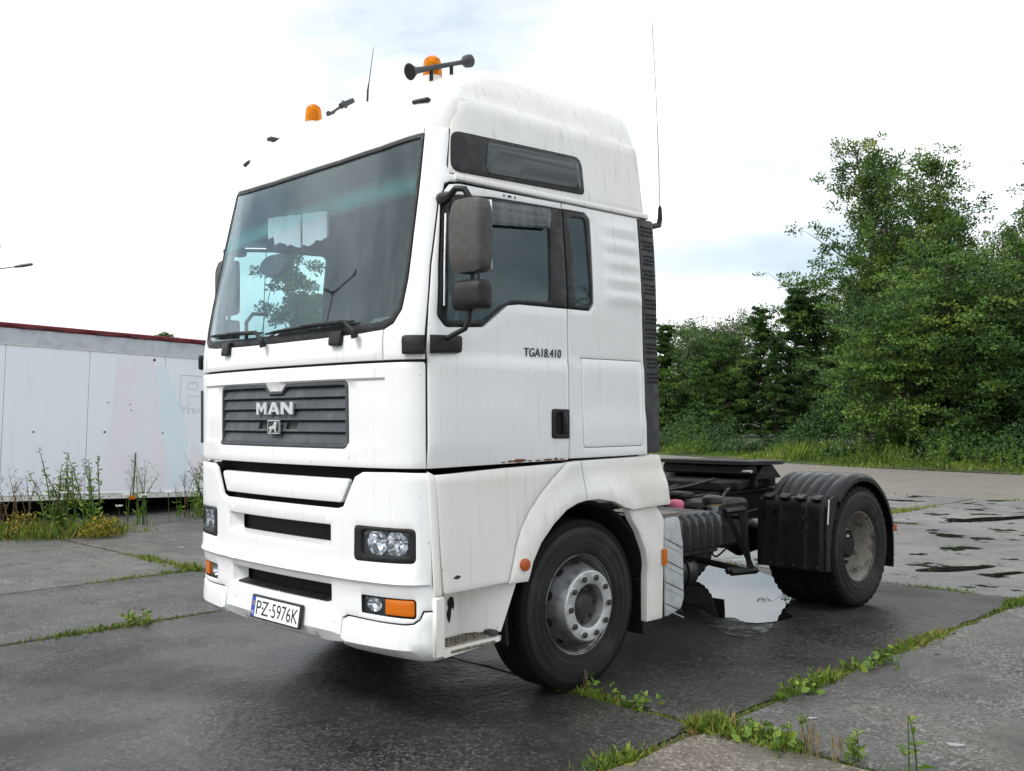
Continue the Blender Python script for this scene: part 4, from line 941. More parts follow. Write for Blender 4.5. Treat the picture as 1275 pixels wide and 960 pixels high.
for y in (2.45, 2.75): MB().tube([(.90+.153*math.cos(t), y, .535+.153*math.sin(t)) for t in [2*math.pi*i/20 for i in range(21)]], .006, 6, False).build('tank_strap', M['chassis'], truck)
sb = MB()
for P in ([(.95, 3.38, .92), (.95, 3.74, .45)], [(.95, 3.58, .92), (.95, 3.70, .45)], [(.95, 3.36, .93), (.95, 3.62, .93)], [(.95, 3.43, .455), (.95, 3.80, .43)], [(.90, 3.45, .46), (.97, 3.75, .44)], [(.42, 3.60, .86), (.95, 3.60, .88)], [(.42, 3.62, .5), (.95, 3.62, .45)]):
    a, b = Vector(P[0]), Vector(P[1]); sb.tube([a, b], .026, 4)
sb.build('mudguard_strut', M['chassis'], truck, 20)
MB().box((.44, 3.25, .62), (.80, 3.95, .99), .03).build('compressor_block', M['chassis'], truck)
MB().box((.44, 2.5, .55), (.75, 3.2, .95), .02).build('side_frame_box', M['chassis'], truck)
for a, b in (((.20, 2.15, 1.35), (.30, 4.2, 1.11)), ((-.2, 2.15, 1.45), (-.05, 4.0, 1.06)), ((.05, 2.15, 1.40), (.12, 3.9, 1.06))):
    a, b = Vector(a), Vector(b); pts = [a.lerp(b, t/10)+Vector((0, 0, -.16*math.sin(t/10*math.pi))) for t in range(11)]; MB().tube(pts, .013, 6).build('air_hose', M['blackplastic'], truck)
rh = random.Random(8)
for i in range(9):
    a = Vector((rh.uniform(.42, .62), rh.uniform(3.1, 3.6), rh.uniform(.75, 1.0))); b = a+Vector((rh.uniform(-.05, .25), rh.uniform(.4, .95), rh.uniform(-.25, .12))); sag = rh.uniform(.05, .2)
    MB().tube([a.lerp(b, t/10)+Vector((.04*math.sin(t*.6+i), 0, -sag*math.sin(t/10*math.pi))) for t in range(11)], rh.uniform(.007, .014), 6).build('brake_hose', M['blackplastic'], truck)
for lo, hi in (((.40, 3.98, .80), (.52, 4.12, .96)), ((.42, 3.30, 1.0), (.60, 3.46, 1.06)), ((.45, 4.15, .70), (.58, 4.28, .84)), ((.82, 3.28, .80), (.94, 3.40, .93))): MB().box(lo, hi, .02).build('valve_block', M['chassis'], truck)
MB().tube([(.86, 3.33, .82), (.86, 3.33, .97)], [.05, .045], 12).build('strut_fitting', M['steelrim'], truck)
MB().box((-.44, 2.3, 1.005), (.44, 3.7, 1.03), .004).build('catwalk', M['chassis'], truck)
MB().tube([(-.78, 2.5, .62), (-.78, 2.52, .62), (-.78, 3.9, .62), (-.78, 3.92, .62)], [.25, .28, .28, .25], 24).build('fuel_tank', M['alu'], truck)
# rear mudguards: front box section with ribs, arched top with ribs, rear flap
def mudguard(sg):
    xa, xb = .61, 1.238; cy, cz, r = YR, .50, .640
    prof = []
    prof += [(4.395, .375), (4.400, .55), (4.410, .75), (4.425, .905), (4.450, .955), (4.50, .972)]
    arc = [(cy+r*math.cos(t), cz+r*math.sin(t)) for t in [R(q) for q in range(134, 9, -6)]]
    def strip(P, xa, xb, name, mat, parent, lip=.05, ribs=()):
        V = []; Fc = []; n = len(P); xs = [xa, xa+.01]
        k_ = 24; xs = [xa+(xb-xa)*i/k_ for i in range(k_+1)]
        for i, (y, z) in enumerate(P):
            t = Vector((P[min(i+1, n-1)][0]-P[max(i-1, 0)][0], P[min(i+1, n-1)][1]-P[max(i-1, 0)][1])).normalized(); nn = Vector((-t.y, t.x))
            if nn.y < 0 and False: nn = -nn
            for x in xs:
                d = ribs(i, x) if ribs else 0; e = (xb-x)
                d -= .035*max(0, 1-e/.045)**2
                V.append((sg*x, y+nn.x*d, z+nn.y*d))
        m = len(xs); b = len(V)
        for i, (y, z) in enumerate(P):
            t = Vector((P[min(i+1, n-1)][0]-P[max(i-1, 0)][0], P[min(i+1, n-1)][1]-P[max(i-1, 0)][1])).normalized(); nn = Vector((-t.y, t.x))
            for x in xs: V.append((sg*x, y-nn.x*.02+(-nn.x*.035 if x == xs[-1] else 0), z-nn.y*.02-(nn.y*.035 if x == xs[-1] else 0)))
        for i in range(n-1):
            for j in range(m-1):
                q = (i*m+j, i*m+j+1, (i+1)*m+j+1, (i+1)*m+j); Fc.append(q); Fc.append(tuple(b+a for a in reversed(q)))
            Fc += [(i*m, (i+1)*m, b+(i+1)*m, b+i*m), (i*m+m-1, b+i*m+m-1, b+(i+1)*m+m-1, (i+1)*m+m-1)]
        for j in range(m-1): Fc += [(j, b+j, b+j+1, j+1), ((n-1)*m+j, (n-1)*m+j+1, b+(n-1)*m+j+1, b+(n-1)*m+j)]
        if sg < 0: Fc = [tuple(reversed(f)) for f in Fc]
        o = mesh_obj(name, V, Fc, mat, parent, 35); return o
    def dP(P, d=.03):
        out = []
        for a, b in zip(P, P[1:]):
            k_ = max(1, int(math.hypot(b[0]-a[0], b[1]-a[1])/d)); out += [(a[0]+(b[0]-a[0])*j/k_, a[1]+(b[1]-a[1])*j/k_) for j in range(k_)]
        return out+[P[-1]]
    top = strip(dP(arc, .04), xa, xb, 'mudguard_top', M['wetblack'], truck, ribs=lambda i, x: (.0 if abs(((x-xa)*11) % 1-.5) > .14 else -.010)*(1 if x < xb-.08 else 0)+.012)
    fs = strip(dP(prof, .03), xa-.02, xb-.01, 'mudguard_front', M['wetblack'], truck, ribs=lambda i, x: (.010 if abs(((x-xa)*8) % 1-.5) < .10 else 0))
    rear = [(cy+.655*math.cos(R(q)), .50+.655*math.sin(R(q))) for q in (14, 6, 0)]+[(5.705, .40), (5.695, .27)]
    strip(dP(rear, .05), xa, xb-.012, 'mud_flap', M['blackplastic'], truck)
    # closed outer cheek between the front box and the tyre
    cheek = [(4.395, .375), (4.41, .75), (4.425, .905), (4.47, .962), (4.56, .985), (4.62, .97), (4.56, .85), (4.50, .70), (4.47, .52), (4.475, .375)]
    MB().prism(cheek, lambda u, v, d=0: Vector((sg*(xb-.022+d), u, v)), .018).build('mudguard_cheek', M['wetblack'], truck, 30)
    for i in range(4):
        x = .68+i*.15; bc = MB().box((sg*x-.045, 4.41, .962), (sg*x+.045, 4.50, .985), .008, Matrix.Rotation(R(18), 3, 'X')); bc.build('mudguard_clip', M['blackplastic'], fs)
    for i in range(5):
        x = .72+i*.11; MB().tube([(sg*x, 4.40, .405), (sg*x, 4.385, .405)], .010, 8).build('mudguard_bolt', M['greyplastic'], fs)
    for x, z in ((1.04, .80), (1.04, .70), (.74, .86)): MB().tube([(sg*x, 4.415, z), (sg*x, 4.392, z)], .022, 12).build('mudguard_stud', M['blackplastic'], fs)
    MB().tube([(sg*1.234, 4.46, .96), (sg*1.236, 4.44, .86), (sg*1.234, 4.43, .76)], .007, 6).build('mudguard_rod', M['alu'], fs)
mudguard(1); mudguard(-1)
for sg in (1, -1): MB().box((sg*.85-.16, 5.93, .62), (sg*.85+.16, 6.0, .76), .015).build('tail_lamp', M['redmark'], truck)
MB().box((1.23, 5.655, .60), (1.245, 5.70, .66), .004).build('side_reflector', M['redmark'], truck)

# ================================================================== the place
# ------------------------------------------------------------------ pavement of cast slabs with weedy joints
def slab_mat(name, c0, c1, rough0, rough1, puddle=None, speck=.6, spec=.5):
    k = NT(name)
    oi = k.new('ShaderNodeObjectInfo'); big = k.noise(.55, 7, rough=.62); mid = k.noise(2.6, 6, (1, 1.3, 1)); fine = k.noise(48, 6, rough=.75); grit = k.noise(150, 2)
    c = k.mix(k.ramp(big, .32, .68), c0, c1); c = k.mix(k.ramp(k.noise(.7, 4), .52, .66, 0, .4), c, (c1[0]*1.25, c1[1]*1.12, c1[2]*.95))
    c = k.mix(k.ramp(mid, .5, .72, 0, .65), c, tuple(x*.5 for x in c0)); c = k.mix(k.ramp(k.noise(.9, 3, (1.4, .35, 1)), .58, .72, 0, .45), c, tuple(x*.45 for x in c0))
    c = k.mix(k.ramp(mid, .46, .30, 0, .35), c, tuple(min(1, x*1.5) for x in c1))
    vo = k.new('ShaderNodeTexVoronoi'); vo.inputs['Scale'].default_value = 68; k.l.new(k.co(), vo.inputs['Vector']); sx = k.new('ShaderNodeSeparateColor'); k.l.new(vo.outputs['Color'], sx.inputs[0]); cell = sx.outputs[0]
    v2 = k.new('ShaderNodeTexVoronoi'); v2.inputs['Scale'].default_value = 60; k.l.new(k.co(), v2.inputs['Vector']); s2 = k.new('ShaderNodeSeparateColor'); k.l.new(v2.outputs['Color'], s2.inputs[0])
    amt = k.ramp(k.noise(1.1, 6, rough=.65), .36, .64, .12, 1.)
    c = k.mix(k.math('MULTIPLY', k.ramp(cell, .62, .95, 0, speck), amt), c, tuple(min(1, x*2.1+.01) for x in c1))
    c = k.mix(k.math('MULTIPLY', k.ramp(cell, .42, .06, 0, .75), amt), c, tuple(x*.22 for x in c0))
    c = k.mix(k.ramp(s2.outputs[0], .965, .985, 0, .3), c, (.16, .155, .145))
    c = k.mix(k.ramp(fine, .46, .34, 0, .6), c, tuple(x*.35 for x in c0))
    hair = k.ramp(k.noise(3.1, 7, rough=.7), .345, .315)
    c = k.mix(hair, c, tuple(x*.35 for x in c0))
    hs = k.new('ShaderNodeHueSaturation'); k.l.new(k.ramp(oi.outputs['Random'], 0, 1, .82, 1.18), hs.inputs['Value']); k.l.new(c, hs.inputs['Color']); c = hs.outputs[0]
    wet = k.ramp(k.noise(.8, 6, (1, 1, 1)), .36, .62)
    rgh = k.ramp(wet, 0, 1, rough1, rough0)
    h = k.math('ADD', k.math('MULTIPLY', cell, .55), k.math('MULTIPLY', k.noise(16, 5), 1.0)); h = k.math('SUBTRACT', h, k.math('MULTIPLY', hair, .8))
    if puddle:
        st, lo, hi = puddle; pm = k.ramp(k.noise(1.0, 6, st, .6), lo, hi); c = k.mix(pm, c, (.018, .018, .015)); inv = k.math('SUBTRACT', 1.0, pm)
        rgh = k.math('ADD', k.math('MULTIPLY', rgh, inv), .03); h = k.math('MULTIPLY', h, inv)
    k.set('Base Color', c).set('Roughness', rgh).set('Specular IOR Level', spec).bump(h, .012, 1.0)
    return k.m
M['slab_dark'] = slab_mat('wet_dark_slab', (.020, .018, .0165), (.036, .034, .033), .30, .62, None, .85, .34)
M['slab_grey'] = slab_mat('grey_slab', (.042, .040, .038), (.080, .077, .074), .42, .7, None, .9, .4)
M['slab_left'] = slab_mat('dry_grey_slab', (.062, .059, .055), (.108, .104, .098), .45, .75, None, .6, .4)
M['slab_pebble'] = slab_mat('pebbly_slab', (.09, .078, .062), (.16, .14, .115), .5, .8, None, .8)
M['slab_far'] = slab_mat('pale_wet_slab', (.115, .113, .112), (.175, .173, .171), .34, .6, ((1.5, 1.5, 1), .565, .59), .3)
k = NT('soil'); k.set('Base Color', k.mix(k.noise(25, 5), (.035, .030, .020), (.10, .085, .055))).set('Roughness', .95).bump(k.noise(60, 4), .02); M['soil'] = k.m
k = NT('gravel_yard')
g1 = k.noise(.35, 6, (1, .6, 1)); g2 = k.noise(40, 4); g3 = k.noise(2.0, 6, (1, .5, 1))
c = k.mix(g1, (.12, .108, .092), (.175, .158, .135)); c = k.mix(k.ramp(g3, .5, .7, 0, .6), c, (.095, .09, .08)); c = k.mix(k.ramp(g2, .55, .7, 0, .5), c, (.3, .28, .25)); c = k.mix(k.ramp(g2, .42, .3, 0, .6), c, (.06, .055, .05))
k.set('Base Color', c).set('Roughness', .75).bump(g2, .012); M['yard'] = k.m
k = NT('field'); k.set('Base Color', k.mix(k.noise(.8, 6), (.02, .035, .010), (.05, .065, .02))).set('Roughness', .95).bump(k.noise(9, 5), .08); M['field'] = k.m
k = NT('water'); k.set('Base Color', (.012, .012, .011)).set('Roughness', .015).set('IOR', 1.36).set('Specular IOR Level', .5).bump(k.noise(1.2, 2), .0006); M['water'] = k.m

tag(mesh_obj('ground', [(-900, -900, -.06), (900, -900, -.06), (900, 900, -.06), (-900, 900, -.06)], [(0, 1, 2, 3)], M['field'], None, 0), kind='structure')
tag(mesh_obj('soil_bed', [(-26, -16, -.022), (14, -16, -.022), (14, 16.38, -.022), (-26, 16.38, -.022)], [(0, 1, 2, 3)], M['soil'], None, 0), kind='structure')
pave = empty('pavement'); tag(pave, kind='structure')
rng = random.Random(11)
def slab(x0, x1, y0, y1, mat, tilt=.0):
    g = .022; P = []
    cs = [(x0+g, y0+g), (x1-g, y0+g), (x1-g, y1-g), (x0+g, y1-g)]
    for i in range(4):
        a = Vector(cs[i]); b = Vector(cs[(i+1) % 4]); nseg = max(4, int((b-a).length/.16)); n_ = Vector((-(b-a).y, (b-a).x)).normalized()
        for j in range(nseg):
            p = a.lerp(b, j/nseg); d = rng.uniform(0, .016)+(.03*rng.random() if rng.random() < .12 else 0)
            if j == 0: p += ((b-a).normalized()+n_)*rng.uniform(.01, .05)
            else: p += n_*d
            P.append(p)
    n = len(P); c = Vector(((x0+x1)/2, (y0+y1)/2)); tx, ty = rng.uniform(-.0007, .0007), rng.uniform(-.0007, .0007)
    zt = lambda p: (p.x-c.x)*tx+(p.y-c.y)*ty-.002
    top = [(*p, zt(p)) for p in inset(P, .012)]; mid = [(*p, zt(p)-.010) for p in P]; bot = [(*p, -.10) for p in P]
    Fc = [tuple(range(n))]+[(i, n+i, n+(i+1) % n, (i+1) % n) for i in range(n)]+[(n+i, 2*n+i, 2*n+(i+1) % n, n+(i+1) % n) for i in range(n)]
    return mesh_obj('slab', top+mid+bot, Fc, mat, pave, 35)
XJ = [-2.75, 2.12, 6.97, 11.8]; YJ = [-13.5, -8.55, -3.58, 1.39, 6.36, 11.40]
for i in range(3):
    for j in range(5):
        m_ = M['slab_dark'] if (i == 0 and j <= 3) else M['slab_grey']
        if j == 2 and i == 1: m_ = M['slab_pebble']
        if j == 4: m_ = M['slab_far']
        slab(XJ[i], XJ[i+1], YJ[j], YJ[j+1], m_)
for a, b in ((-11.7, -6.85), (-6.85, -2.03), (-2.03, 2.9), (2.9, 7.75), (7.75, 12.6)): slab(a, b, 11.40, 16.34, M['slab_far'])
for a, b in ((-7.9, -2.94), (-2.94, 2.04), (2.04, 7.0), (7.0, 11.4)): slab(-5.03, -2.75, a, b, M['slab_grey'])
for a, b in ((-7.9, -2.9), (-2.9, 2.08), (2.08, 7.0), (7.0, 11.4)): slab(-9.95, -5.03, a, b, M['slab_left'])
for a, b in ((-7.9, -2.9), (-2.9, 2.08), (2.08, 7.0), (7.0, 11.4)): slab(-14.9, -9.95, a, b, M['slab_left'])
def strip_sheet(name, pts, z, mat, kind='structure'):
    o = mesh_obj(name, [(x, y, z) for x, y in pts], [tuple(range(len(pts)))], mat, None, 0); return tag(o, kind=kind)
VG = [(-60, 41.5), (-36, 34.2), (-24, 30.6), (-18.8, 28.7), (-15.0, 27.3), (-10.8, 25.6), (-7.7, 24.7), (-3.8, 24.1), (3, 23.6), (12, 24), (40, 26)]
strip_sheet('gravel_yard', [(-60, 16.36), (40, 16.36)]+VG[::-1], -.012, M['yard'])
def blob(cx, cy, rx, ry, rot, seed, n=64, rag=.25):
    r_ = random.Random(seed); ph = [r_.uniform(0, 6.28) for _ in range(6)]; out = []
    for i in range(n):
        t = 2*math.pi*i/n; m_ = 1+rag*sum(math.sin(q*t+ph[q-2])/q for q in range(2, 7)); x, y = rx*m_*math.cos(t), ry*m_*math.sin(t); out.append((cx+x*math.cos(rot)-y*math.sin(rot), cy+x*math.sin(rot)+y*math.cos(rot)))
    return out
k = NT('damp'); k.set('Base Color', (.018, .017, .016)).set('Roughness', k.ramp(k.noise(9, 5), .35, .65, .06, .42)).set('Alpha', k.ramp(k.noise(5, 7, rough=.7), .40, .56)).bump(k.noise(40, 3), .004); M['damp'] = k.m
def smooth_loop(P, k_=8, seed=1):
    r_ = random.Random(seed); n = len(P); out = []
    for i in range(n):
        a, b, c, d = (np.array(P[(i+q) % n]) for q in (-1, 0, 1, 2))
        for t in np.arange(k_)/k_: out.append(tuple(.5*(2*b+(c-a)*t+(2*a-5*b+4*c-d)*t*t+(3*b-a-3*c+d)*t**3)+np.array([r_.uniform(-.012, .012), r_.uniform(-.012, .012)])))
    return out
strip_sheet('joint_fill', [(-2.7, 1.355), (1.02, 1.355), (1.06, 1.39), (1.02, 1.425), (-2.7, 1.425)], -.006, M['slab_dark'])
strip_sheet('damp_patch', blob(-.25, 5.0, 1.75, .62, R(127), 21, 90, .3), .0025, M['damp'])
strip_sheet('puddle', smooth_loop([(.98, 3.92), (1.00, 4.25), (.84, 4.42), (.62, 4.9), (.40, 5.35), (.05, 5.75), (-.45, 6.05), (-.95, 6.28), (-1.6, 6.30), (-2.2, 6.22), (-2.0, 5.7), (-1.3, 5.3), (-.7, 4.95), (-.30, 4.45), (.02, 4.12), (.30, 4.0), (.52, 3.82), (.70, 3.86), (.86, 3.80)]), .005, M['water'])
strip_sheet('puddle', blob(1.00, 7.62, .42, .14, R(62), 4), .0065, M['water']); strip_sheet('puddle', blob(1.50, 7.65, .22, .07, R(70), 7), .0065, M['water'])
strip_sheet('puddle', blob(-.45, 12.9, .8, .2, R(72), 9), .007, M['water'])
for i, (x, y, s_) in enumerate(((3.20, 1.99, .045), (2.46, 1.885, .03), (3.52, 2.45, .03), (-6.9, 2.8, .05))):
    P = blob(x, y, s_, s_*.5, R(40), i+30, 9, .5); o = MB().prism(P, lambda u, v, d=0: Vector((u, v, d)), .006, .001).build('paper_scrap', simple('paper_scrap', (.26, .27, .28), .8) if i == 0 else o_mat, None, 0); o_mat = o.data.materials[0]
    tag(o, ('pale flat scrap lying on the grey slab beside the leafy joint', 'small pale chip on the grey slab close to the joint crossing', 'small pale chip on the grey slab at the right edge', 'white scrap lying on the slab in front of the box trailer')[i], 'scrap', 'litter on the slabs')

# ------------------------------------------------------------------ foliage
def leaf_mat(name, ramp, rough=.6, trans=.25):
    k = NT(name); at = k.new('ShaderNodeAttribute'); at.attribute_name = 'tone'
    rp = k.new('ShaderNodeValToRGB'); rp.color_ramp.interpolation = 'LINEAR'
    while len(rp.color_ramp.elements) < len(ramp): rp.color_ramp.elements.new(.5)
    for e, (p, c) in zip(rp.color_ramp.elements, ramp): e.position = p; e.color = (*c, 1)
    k.l.new(at.outputs['Fac'], rp.inputs[0]); k.set('Base Color', rp.outputs[0]).set('Roughness', rough).set('Specular IOR Level', .3)
    tl = k.new('ShaderNodeBsdfTranslucent'); k.l.new(rp.outputs[0], tl.inputs[0]); mx = k.new('ShaderNodeMixShader'); mx.inputs[0].default_value = trans
    k.l.new(k.b.outputs[0], mx.inputs[1]); k.l.new(tl.outputs[0], mx.inputs[2]); k.l.new(mx.outputs[0], k.out.inputs[0]); return k.m
M['leaf_tall'] = leaf_mat('alder_leaves', [(0, (0.029, 0.070, 0.017)), (.5, (0.074, 0.151, 0.027)), (.85, (.135, .200, .032)), (1, (.23, .25, .036))])
M['leaf_dark'] = leaf_mat('dark_leaves', [(0, (0.017, 0.042, 0.013)), (.5, (0.042, 0.097, 0.022)), (.9, (0.089, 0.162, 0.032)), (1, (.15, .20, .04))])
M['leaf_pale'] = leaf_mat('pale_leaves', [(0, (.07, .10, .055)), (.5, (.12, .16, .085)), (1, (.18, .22, .11))])
M['leaf_mid'] = leaf_mat('green_leaves', [(0, (0.029, 0.074, 0.017)), (.5, (0.085, 0.173, 0.029)), (1, (.185, .25, .04))])
M['grass'] = leaf_mat('grass_blades', [(0, (.05, .09, .012)), (.45, (.12, .20, .025)), (.75, (.21, .28, .04)), (.9, (.26, .23, .08)), (1, (.22, .14, .05))], .55, .3)
M['weed'] = leaf_mat('weed_leaves', [(0, (.05, .11, .018)), (.6, (.13, .22, .03)), (1, (.25, .33, .05))], .5, .3)
M['drystem'] = leaf_mat('dry_stems', [(0, (.09, .055, .025)), (.6, (.16, .11, .055)), (1, (.24, .19, .10))], .8, .1)
M['yellowflower'] = leaf_mat('yellow_weeds', [(0, (.07, .09, .015)), (.5, (.17, .16, .02)), (1, (.42, .30, .02))], .6, .25)
M['drystalk'] = simple('dry_stalk', (.17, .13, .065), .8); M['petal'] = simple('white_petals', (.78, .78, .74), .7)
k = NT('bark'); k.set('Base Color', k.mix(k.noise(14, 5, (1, 1, .3)), (.045, .036, .026), (.13, .11, .085))).set('Roughness', .9).bump(k.noise(30, 4, (1, 1, .25)), .02); M['bark'] = k.m
def leaves(name, C, A, Wd, Ln, tone, mat, parent=None, bend=.15, rng=None):
    """rhombic leaves: C base (N,3), A axis unit (N,3), width and length (N)"""
    rng = rng or np.random.default_rng(1); n = len(C); r_ = rng.normal(size=(n, 3)); S_ = np.cross(A, r_); S_ /= np.linalg.norm(S_, axis=1)[:, None]+1e-9; U = np.cross(S_, A)
    Ln = np.broadcast_to(Ln, n)[:, None]; Wd = np.broadcast_to(Wd, n)[:, None]
    m_ = C+A*Ln*.45+U*Ln*bend*.5; v = np.stack([C, m_+S_*Wd*.5, C+A*Ln-U*Ln*bend*.2, m_-S_*Wd*.5], 1).reshape(-1, 3)
    me = bpy.data.meshes.new(name); me.vertices.add(4*n); me.vertices.foreach_set('co', v.astype(np.float32).ravel()); me.loops.add(4*n); me.loops.foreach_set('vertex_index', np.arange(4*n, dtype=np.int32))
    me.polygons.add(n); me.polygons.foreach_set('loop_start', np.arange(0, 4*n, 4, dtype=np.int32)); me.polygons.foreach_set('loop_total', np.full(n, 4, np.int32))
    at = me.attributes.new('tone', 'FLOAT', 'FACE'); at.data.foreach_set('value', np.broadcast_to(np.clip(tone, 0, 1), n).astype(np.float32)); me.update(); me.materials.append(mat)
    o = bpy.data.objects.new(name, me); COL.objects.link(o); o.parent = parent; return o
def unit(v): return v/(np.linalg.norm(v, axis=-1, keepdims=True)+1e-9)
def make_tree(name, h, rad, style, seed, nleaf, lmat, leaf=.11):
    """trunk with limbs; twigs carry the leaves so that the crown keeps gaps and clumps"""
    rg = np.random.default_rng(seed); root = empty(name); mb = MB(); trunks = []; limbs = MB(); clumps = []
    nt_ = {'tall': 2, 'bush': 3, 'cone': 1, 'pale': 3, 'sparse': 1}[style]
    for q in range(nt_):
        lean_ = rg.normal(size=2)*(.10 if style in ('tall', 'cone', 'sparse') else .22)*h*.5; hh = h*(1 if q == 0 else rg.uniform(.72, .95)); b = rg.normal(size=2)*.2*(nt_ > 1)
        pts = [np.array([b[0]+lean_[0]*(t**1.4)+rg.normal()*.04*h*.3, b[1]+lean_[1]*(t**1.4)+rg.normal()*.04*h*.3, -.05+t*hh*.96]) for t in np.linspace(0, 1, 8)]
        trunks.append((pts, hh)); mb.tube([Vector(p) for p in pts], [h*.013*(1-.92*i/7)+.008 for i in range(8)], 7, False)
        nl = {'tall': 76, 'bush': 58, 'cone': 110, 'pale': 40, 'sparse': 34}[style]
        for i in range(nl):
            t = rg.uniform({'tall': .10, 'bush': .02, 'cone': .04, 'pale': .1, 'sparse': .2}[style], .985); f = t*7; i0 = min(6, int(f)); p = pts[i0]+(pts[i0+1]-pts[i0])*(f-i0); az = rg.uniform(0, 2*math.pi)
            if style in ('tall', 'sparse'): prof = (1-t)**.66*(.65+.35*min(1, t/.2))+.09; el = rg.uniform(.25, .95)+t*.4
            elif style == 'cone': prof = (1-t)**1.2+.012; el = rg.uniform(-.1, .30)+t*.5
            else: prof = math.sqrt(max(.02, 1-(2*t-.72)**2/1.75)) if t > .36 else .9+.1*t; el = rg.uniform(.0, .6)
            ln = rad*prof*rg.uniform(.6, 1.1); d = np.array([math.cos(az)*math.cos(el), math.sin(az)*math.cos(el), math.sin(el)]); m_ = p+d*ln*.5+np.array([0, 0, -.03*ln]); e = p+d*ln+np.array([0, 0, .06*ln if style != 'cone' else -.08*ln])
            limbs.tube([Vector(p), Vector(m_), Vector(e)], [h*.0042*(1-t*.6)+.006, h*.0028*(1-t*.6)+.005, .004], 4, False)
            nk = max(3, int(ln/.30)); tn = rg.uniform(.05, .75)+ (.25 if rg.random() < .1 else 0)
            for j in range(nk):
                u = (j+1)/nk; u = .18+.82*u; c = (p+(m_-p)*2*u if u < .5 else m_+(e-m_)*(2*u-1)); r0 = ({'tall': .25, 'bush': .31, 'cone': .17, 'pale': .36, 'sparse': .26}[style])*rg.uniform(.6, 1.2)*(h/9)**.35
                side = rg.normal(size=3)*r0*np.array([1.25, 1.25, .42 if style in ('bush', 'cone') else .9])*(.4+.6*u); clumps.append((c+side, r0, tn+rg.normal()*.08, d))
    tr = mb.build('trunk', M['bark'], root, 60)
    tag(limbs.build('limbs', M['bark'], root, 60), kind='stuff')
    cc = np.array([c[0] for c in clumps]); cr_ = np.array([c[1] for c in clumps]); ct = np.array([c[2] for c in clumps]); cd = np.array([c[3] for c in clumps])
    w_ = cr_**2; idx = rg.choice(len(cc), nleaf, p=w_/w_.sum()); off = rg.normal(size=(nleaf, 3)); off = unit(off)*(rg.random(nleaf)**.45)[:, None]*np.array([1.15, 1.15, .36 if style in ('bush', 'cone') else .8])
    Cp = cc[idx]+off*cr_[idx][:, None]; Cp[:, 2] = np.maximum(Cp[:, 2], .05+rg.random(nleaf)*.3)
    ax = unit(off*.8+cd[idx]*.5+rg.normal(size=(nleaf, 3))*.7); sz = leaf*rg.uniform(.7, 1.35, nleaf)
    cr = leaves('crown', Cp, ax, sz*.62, sz, ct[idx]+rg.normal(size=nleaf)*.13, lmat, root, .2, rg); tag(cr, kind='stuff')
    return root
def put(root, x, y, s, rz, label, first, group, cat='tree', sz=None):
    if first: o = root
    else:
        o = root.copy(); COL.objects.link(o)
        for ch in list(root.children):
            c = ch.copy(); COL.objects.link(c); c.parent = o
    o.location = (x, y, -.05); o.rotation_euler = (0, 0, rz); o.scale = (s, s, sz or s); tag(o, label, cat, group); return o
T_ = {'tallA': make_tree('alder_tree', 11.5, 4.2, 'tall', 3, 52000, M['leaf_tall'], .10), 'tallB': make_tree('alder_tree', 10.5, 3.4, 'tall', 8, 42000, M['leaf_tall'], .098),
      'bushA': make_tree('bushy_tree', 6.0, 2.7, 'bush', 12, 34000, M['leaf_dark'], .092), 'bushB': make_tree('bushy_tree', 6.0, 2.6, 'bush', 21, 34000, M['leaf_mid'], .092),
      'cone': make_tree('dark_pointed_tree', 6.2, 1.7, 'cone', 31, 30000, M['leaf_dark'], .09), 'pale': make_tree('pale_willow', 6.4, 2.6, 'pale', 44, 20000, M['leaf_pale'], .095), 'sparse': make_tree('young_tree', 7.0, 1.7, 'sparse', 52, 7500, M['leaf_tall'], .11)}
used = set()
def tree(kind, x, y, h, rz, label, group='trees along the edge of the yard'):
    base = {'tallA': 11.5, 'tallB': 10.5, 'bushA': 6, 'bushB': 6, 'cone': 6.2, 'pale': 6.4, 'sparse': 7.0}[kind]; put(T_[kind], x, y, h/base, rz, label, kind not in used, group); used.add(kind)
tree('tallA', -23.5, 59.8, 20.9, 3.4, 'tallest open-crowned alder rising above the dark hedge right of the truck')
tree('tallB', -22.0, 64.1, 20.2, 4.6, 'second tall alder just right of the tallest tree')
tree('tallB', -5.9, 32.5, 10.9, 4.1, 'tall airy tree cut by the right edge of the photo')
tree('tallA', -9.0, 38.0, 9.9, 1.2, 'tall alder standing behind the two tallest trees')
tree('bushB', -25.0, 55.8, 10.6, 1.7, 'light green bushy tree at the left foot of the tallest alder')
tree('bushA', -23.1, 56.3, 9.3, 3.4, 'dark bushy tree in front of the tallest alder')
tree('bushB', -9.0, 29.4, 6.7, 5.1, 'mid green bushy tree right of the dark one under the tall alders')
tree('bushA', -8.0, 30.4, 6.5, 0.8, 'dark dense bushy tree near the right edge of the hedge')
tree('bushB', -6.9, 30.8, 7.0, 2.5, 'bushy green tree at the far right of the hedge')
tree('bushA', -5.8, 31.3, 6.4, 4.4, 'dark bushy tree cut by the right edge of the photo')
tree('cone', -26.0, 52.4, 9.8, 0.3, 'dark pointed tree with ragged tip left of the tall alders')
tree('cone', -28.1, 51.7, 8.6, 2.2, 'slimmer dark pointed tree beside the ragged one')
tree('cone', -25.7, 54.2, 9.4, 4.0, 'small dark pointed tree at the left side of the tallest alder')
tree('cone', -26.5, 50.7, 6.6, 5.2, 'low dark pointed tree between the two taller pointed ones')
tree('bushA', -25.4, 52.0, 5.3, 1.1, 'low dark bush below the ragged pointed tree')
tree('bushB', -29.9, 51.3, 6.6, 2.9, 'mid green bushy tree left of the pointed trees')
tree('bushA', -31.3, 50.9, 7.1, 4.6, 'dark bushy tree in the low stretch of hedge')
tree('bushB', -32.9, 50.6, 7.5, 0.5, 'green bushy tree a little right of the cab corner')
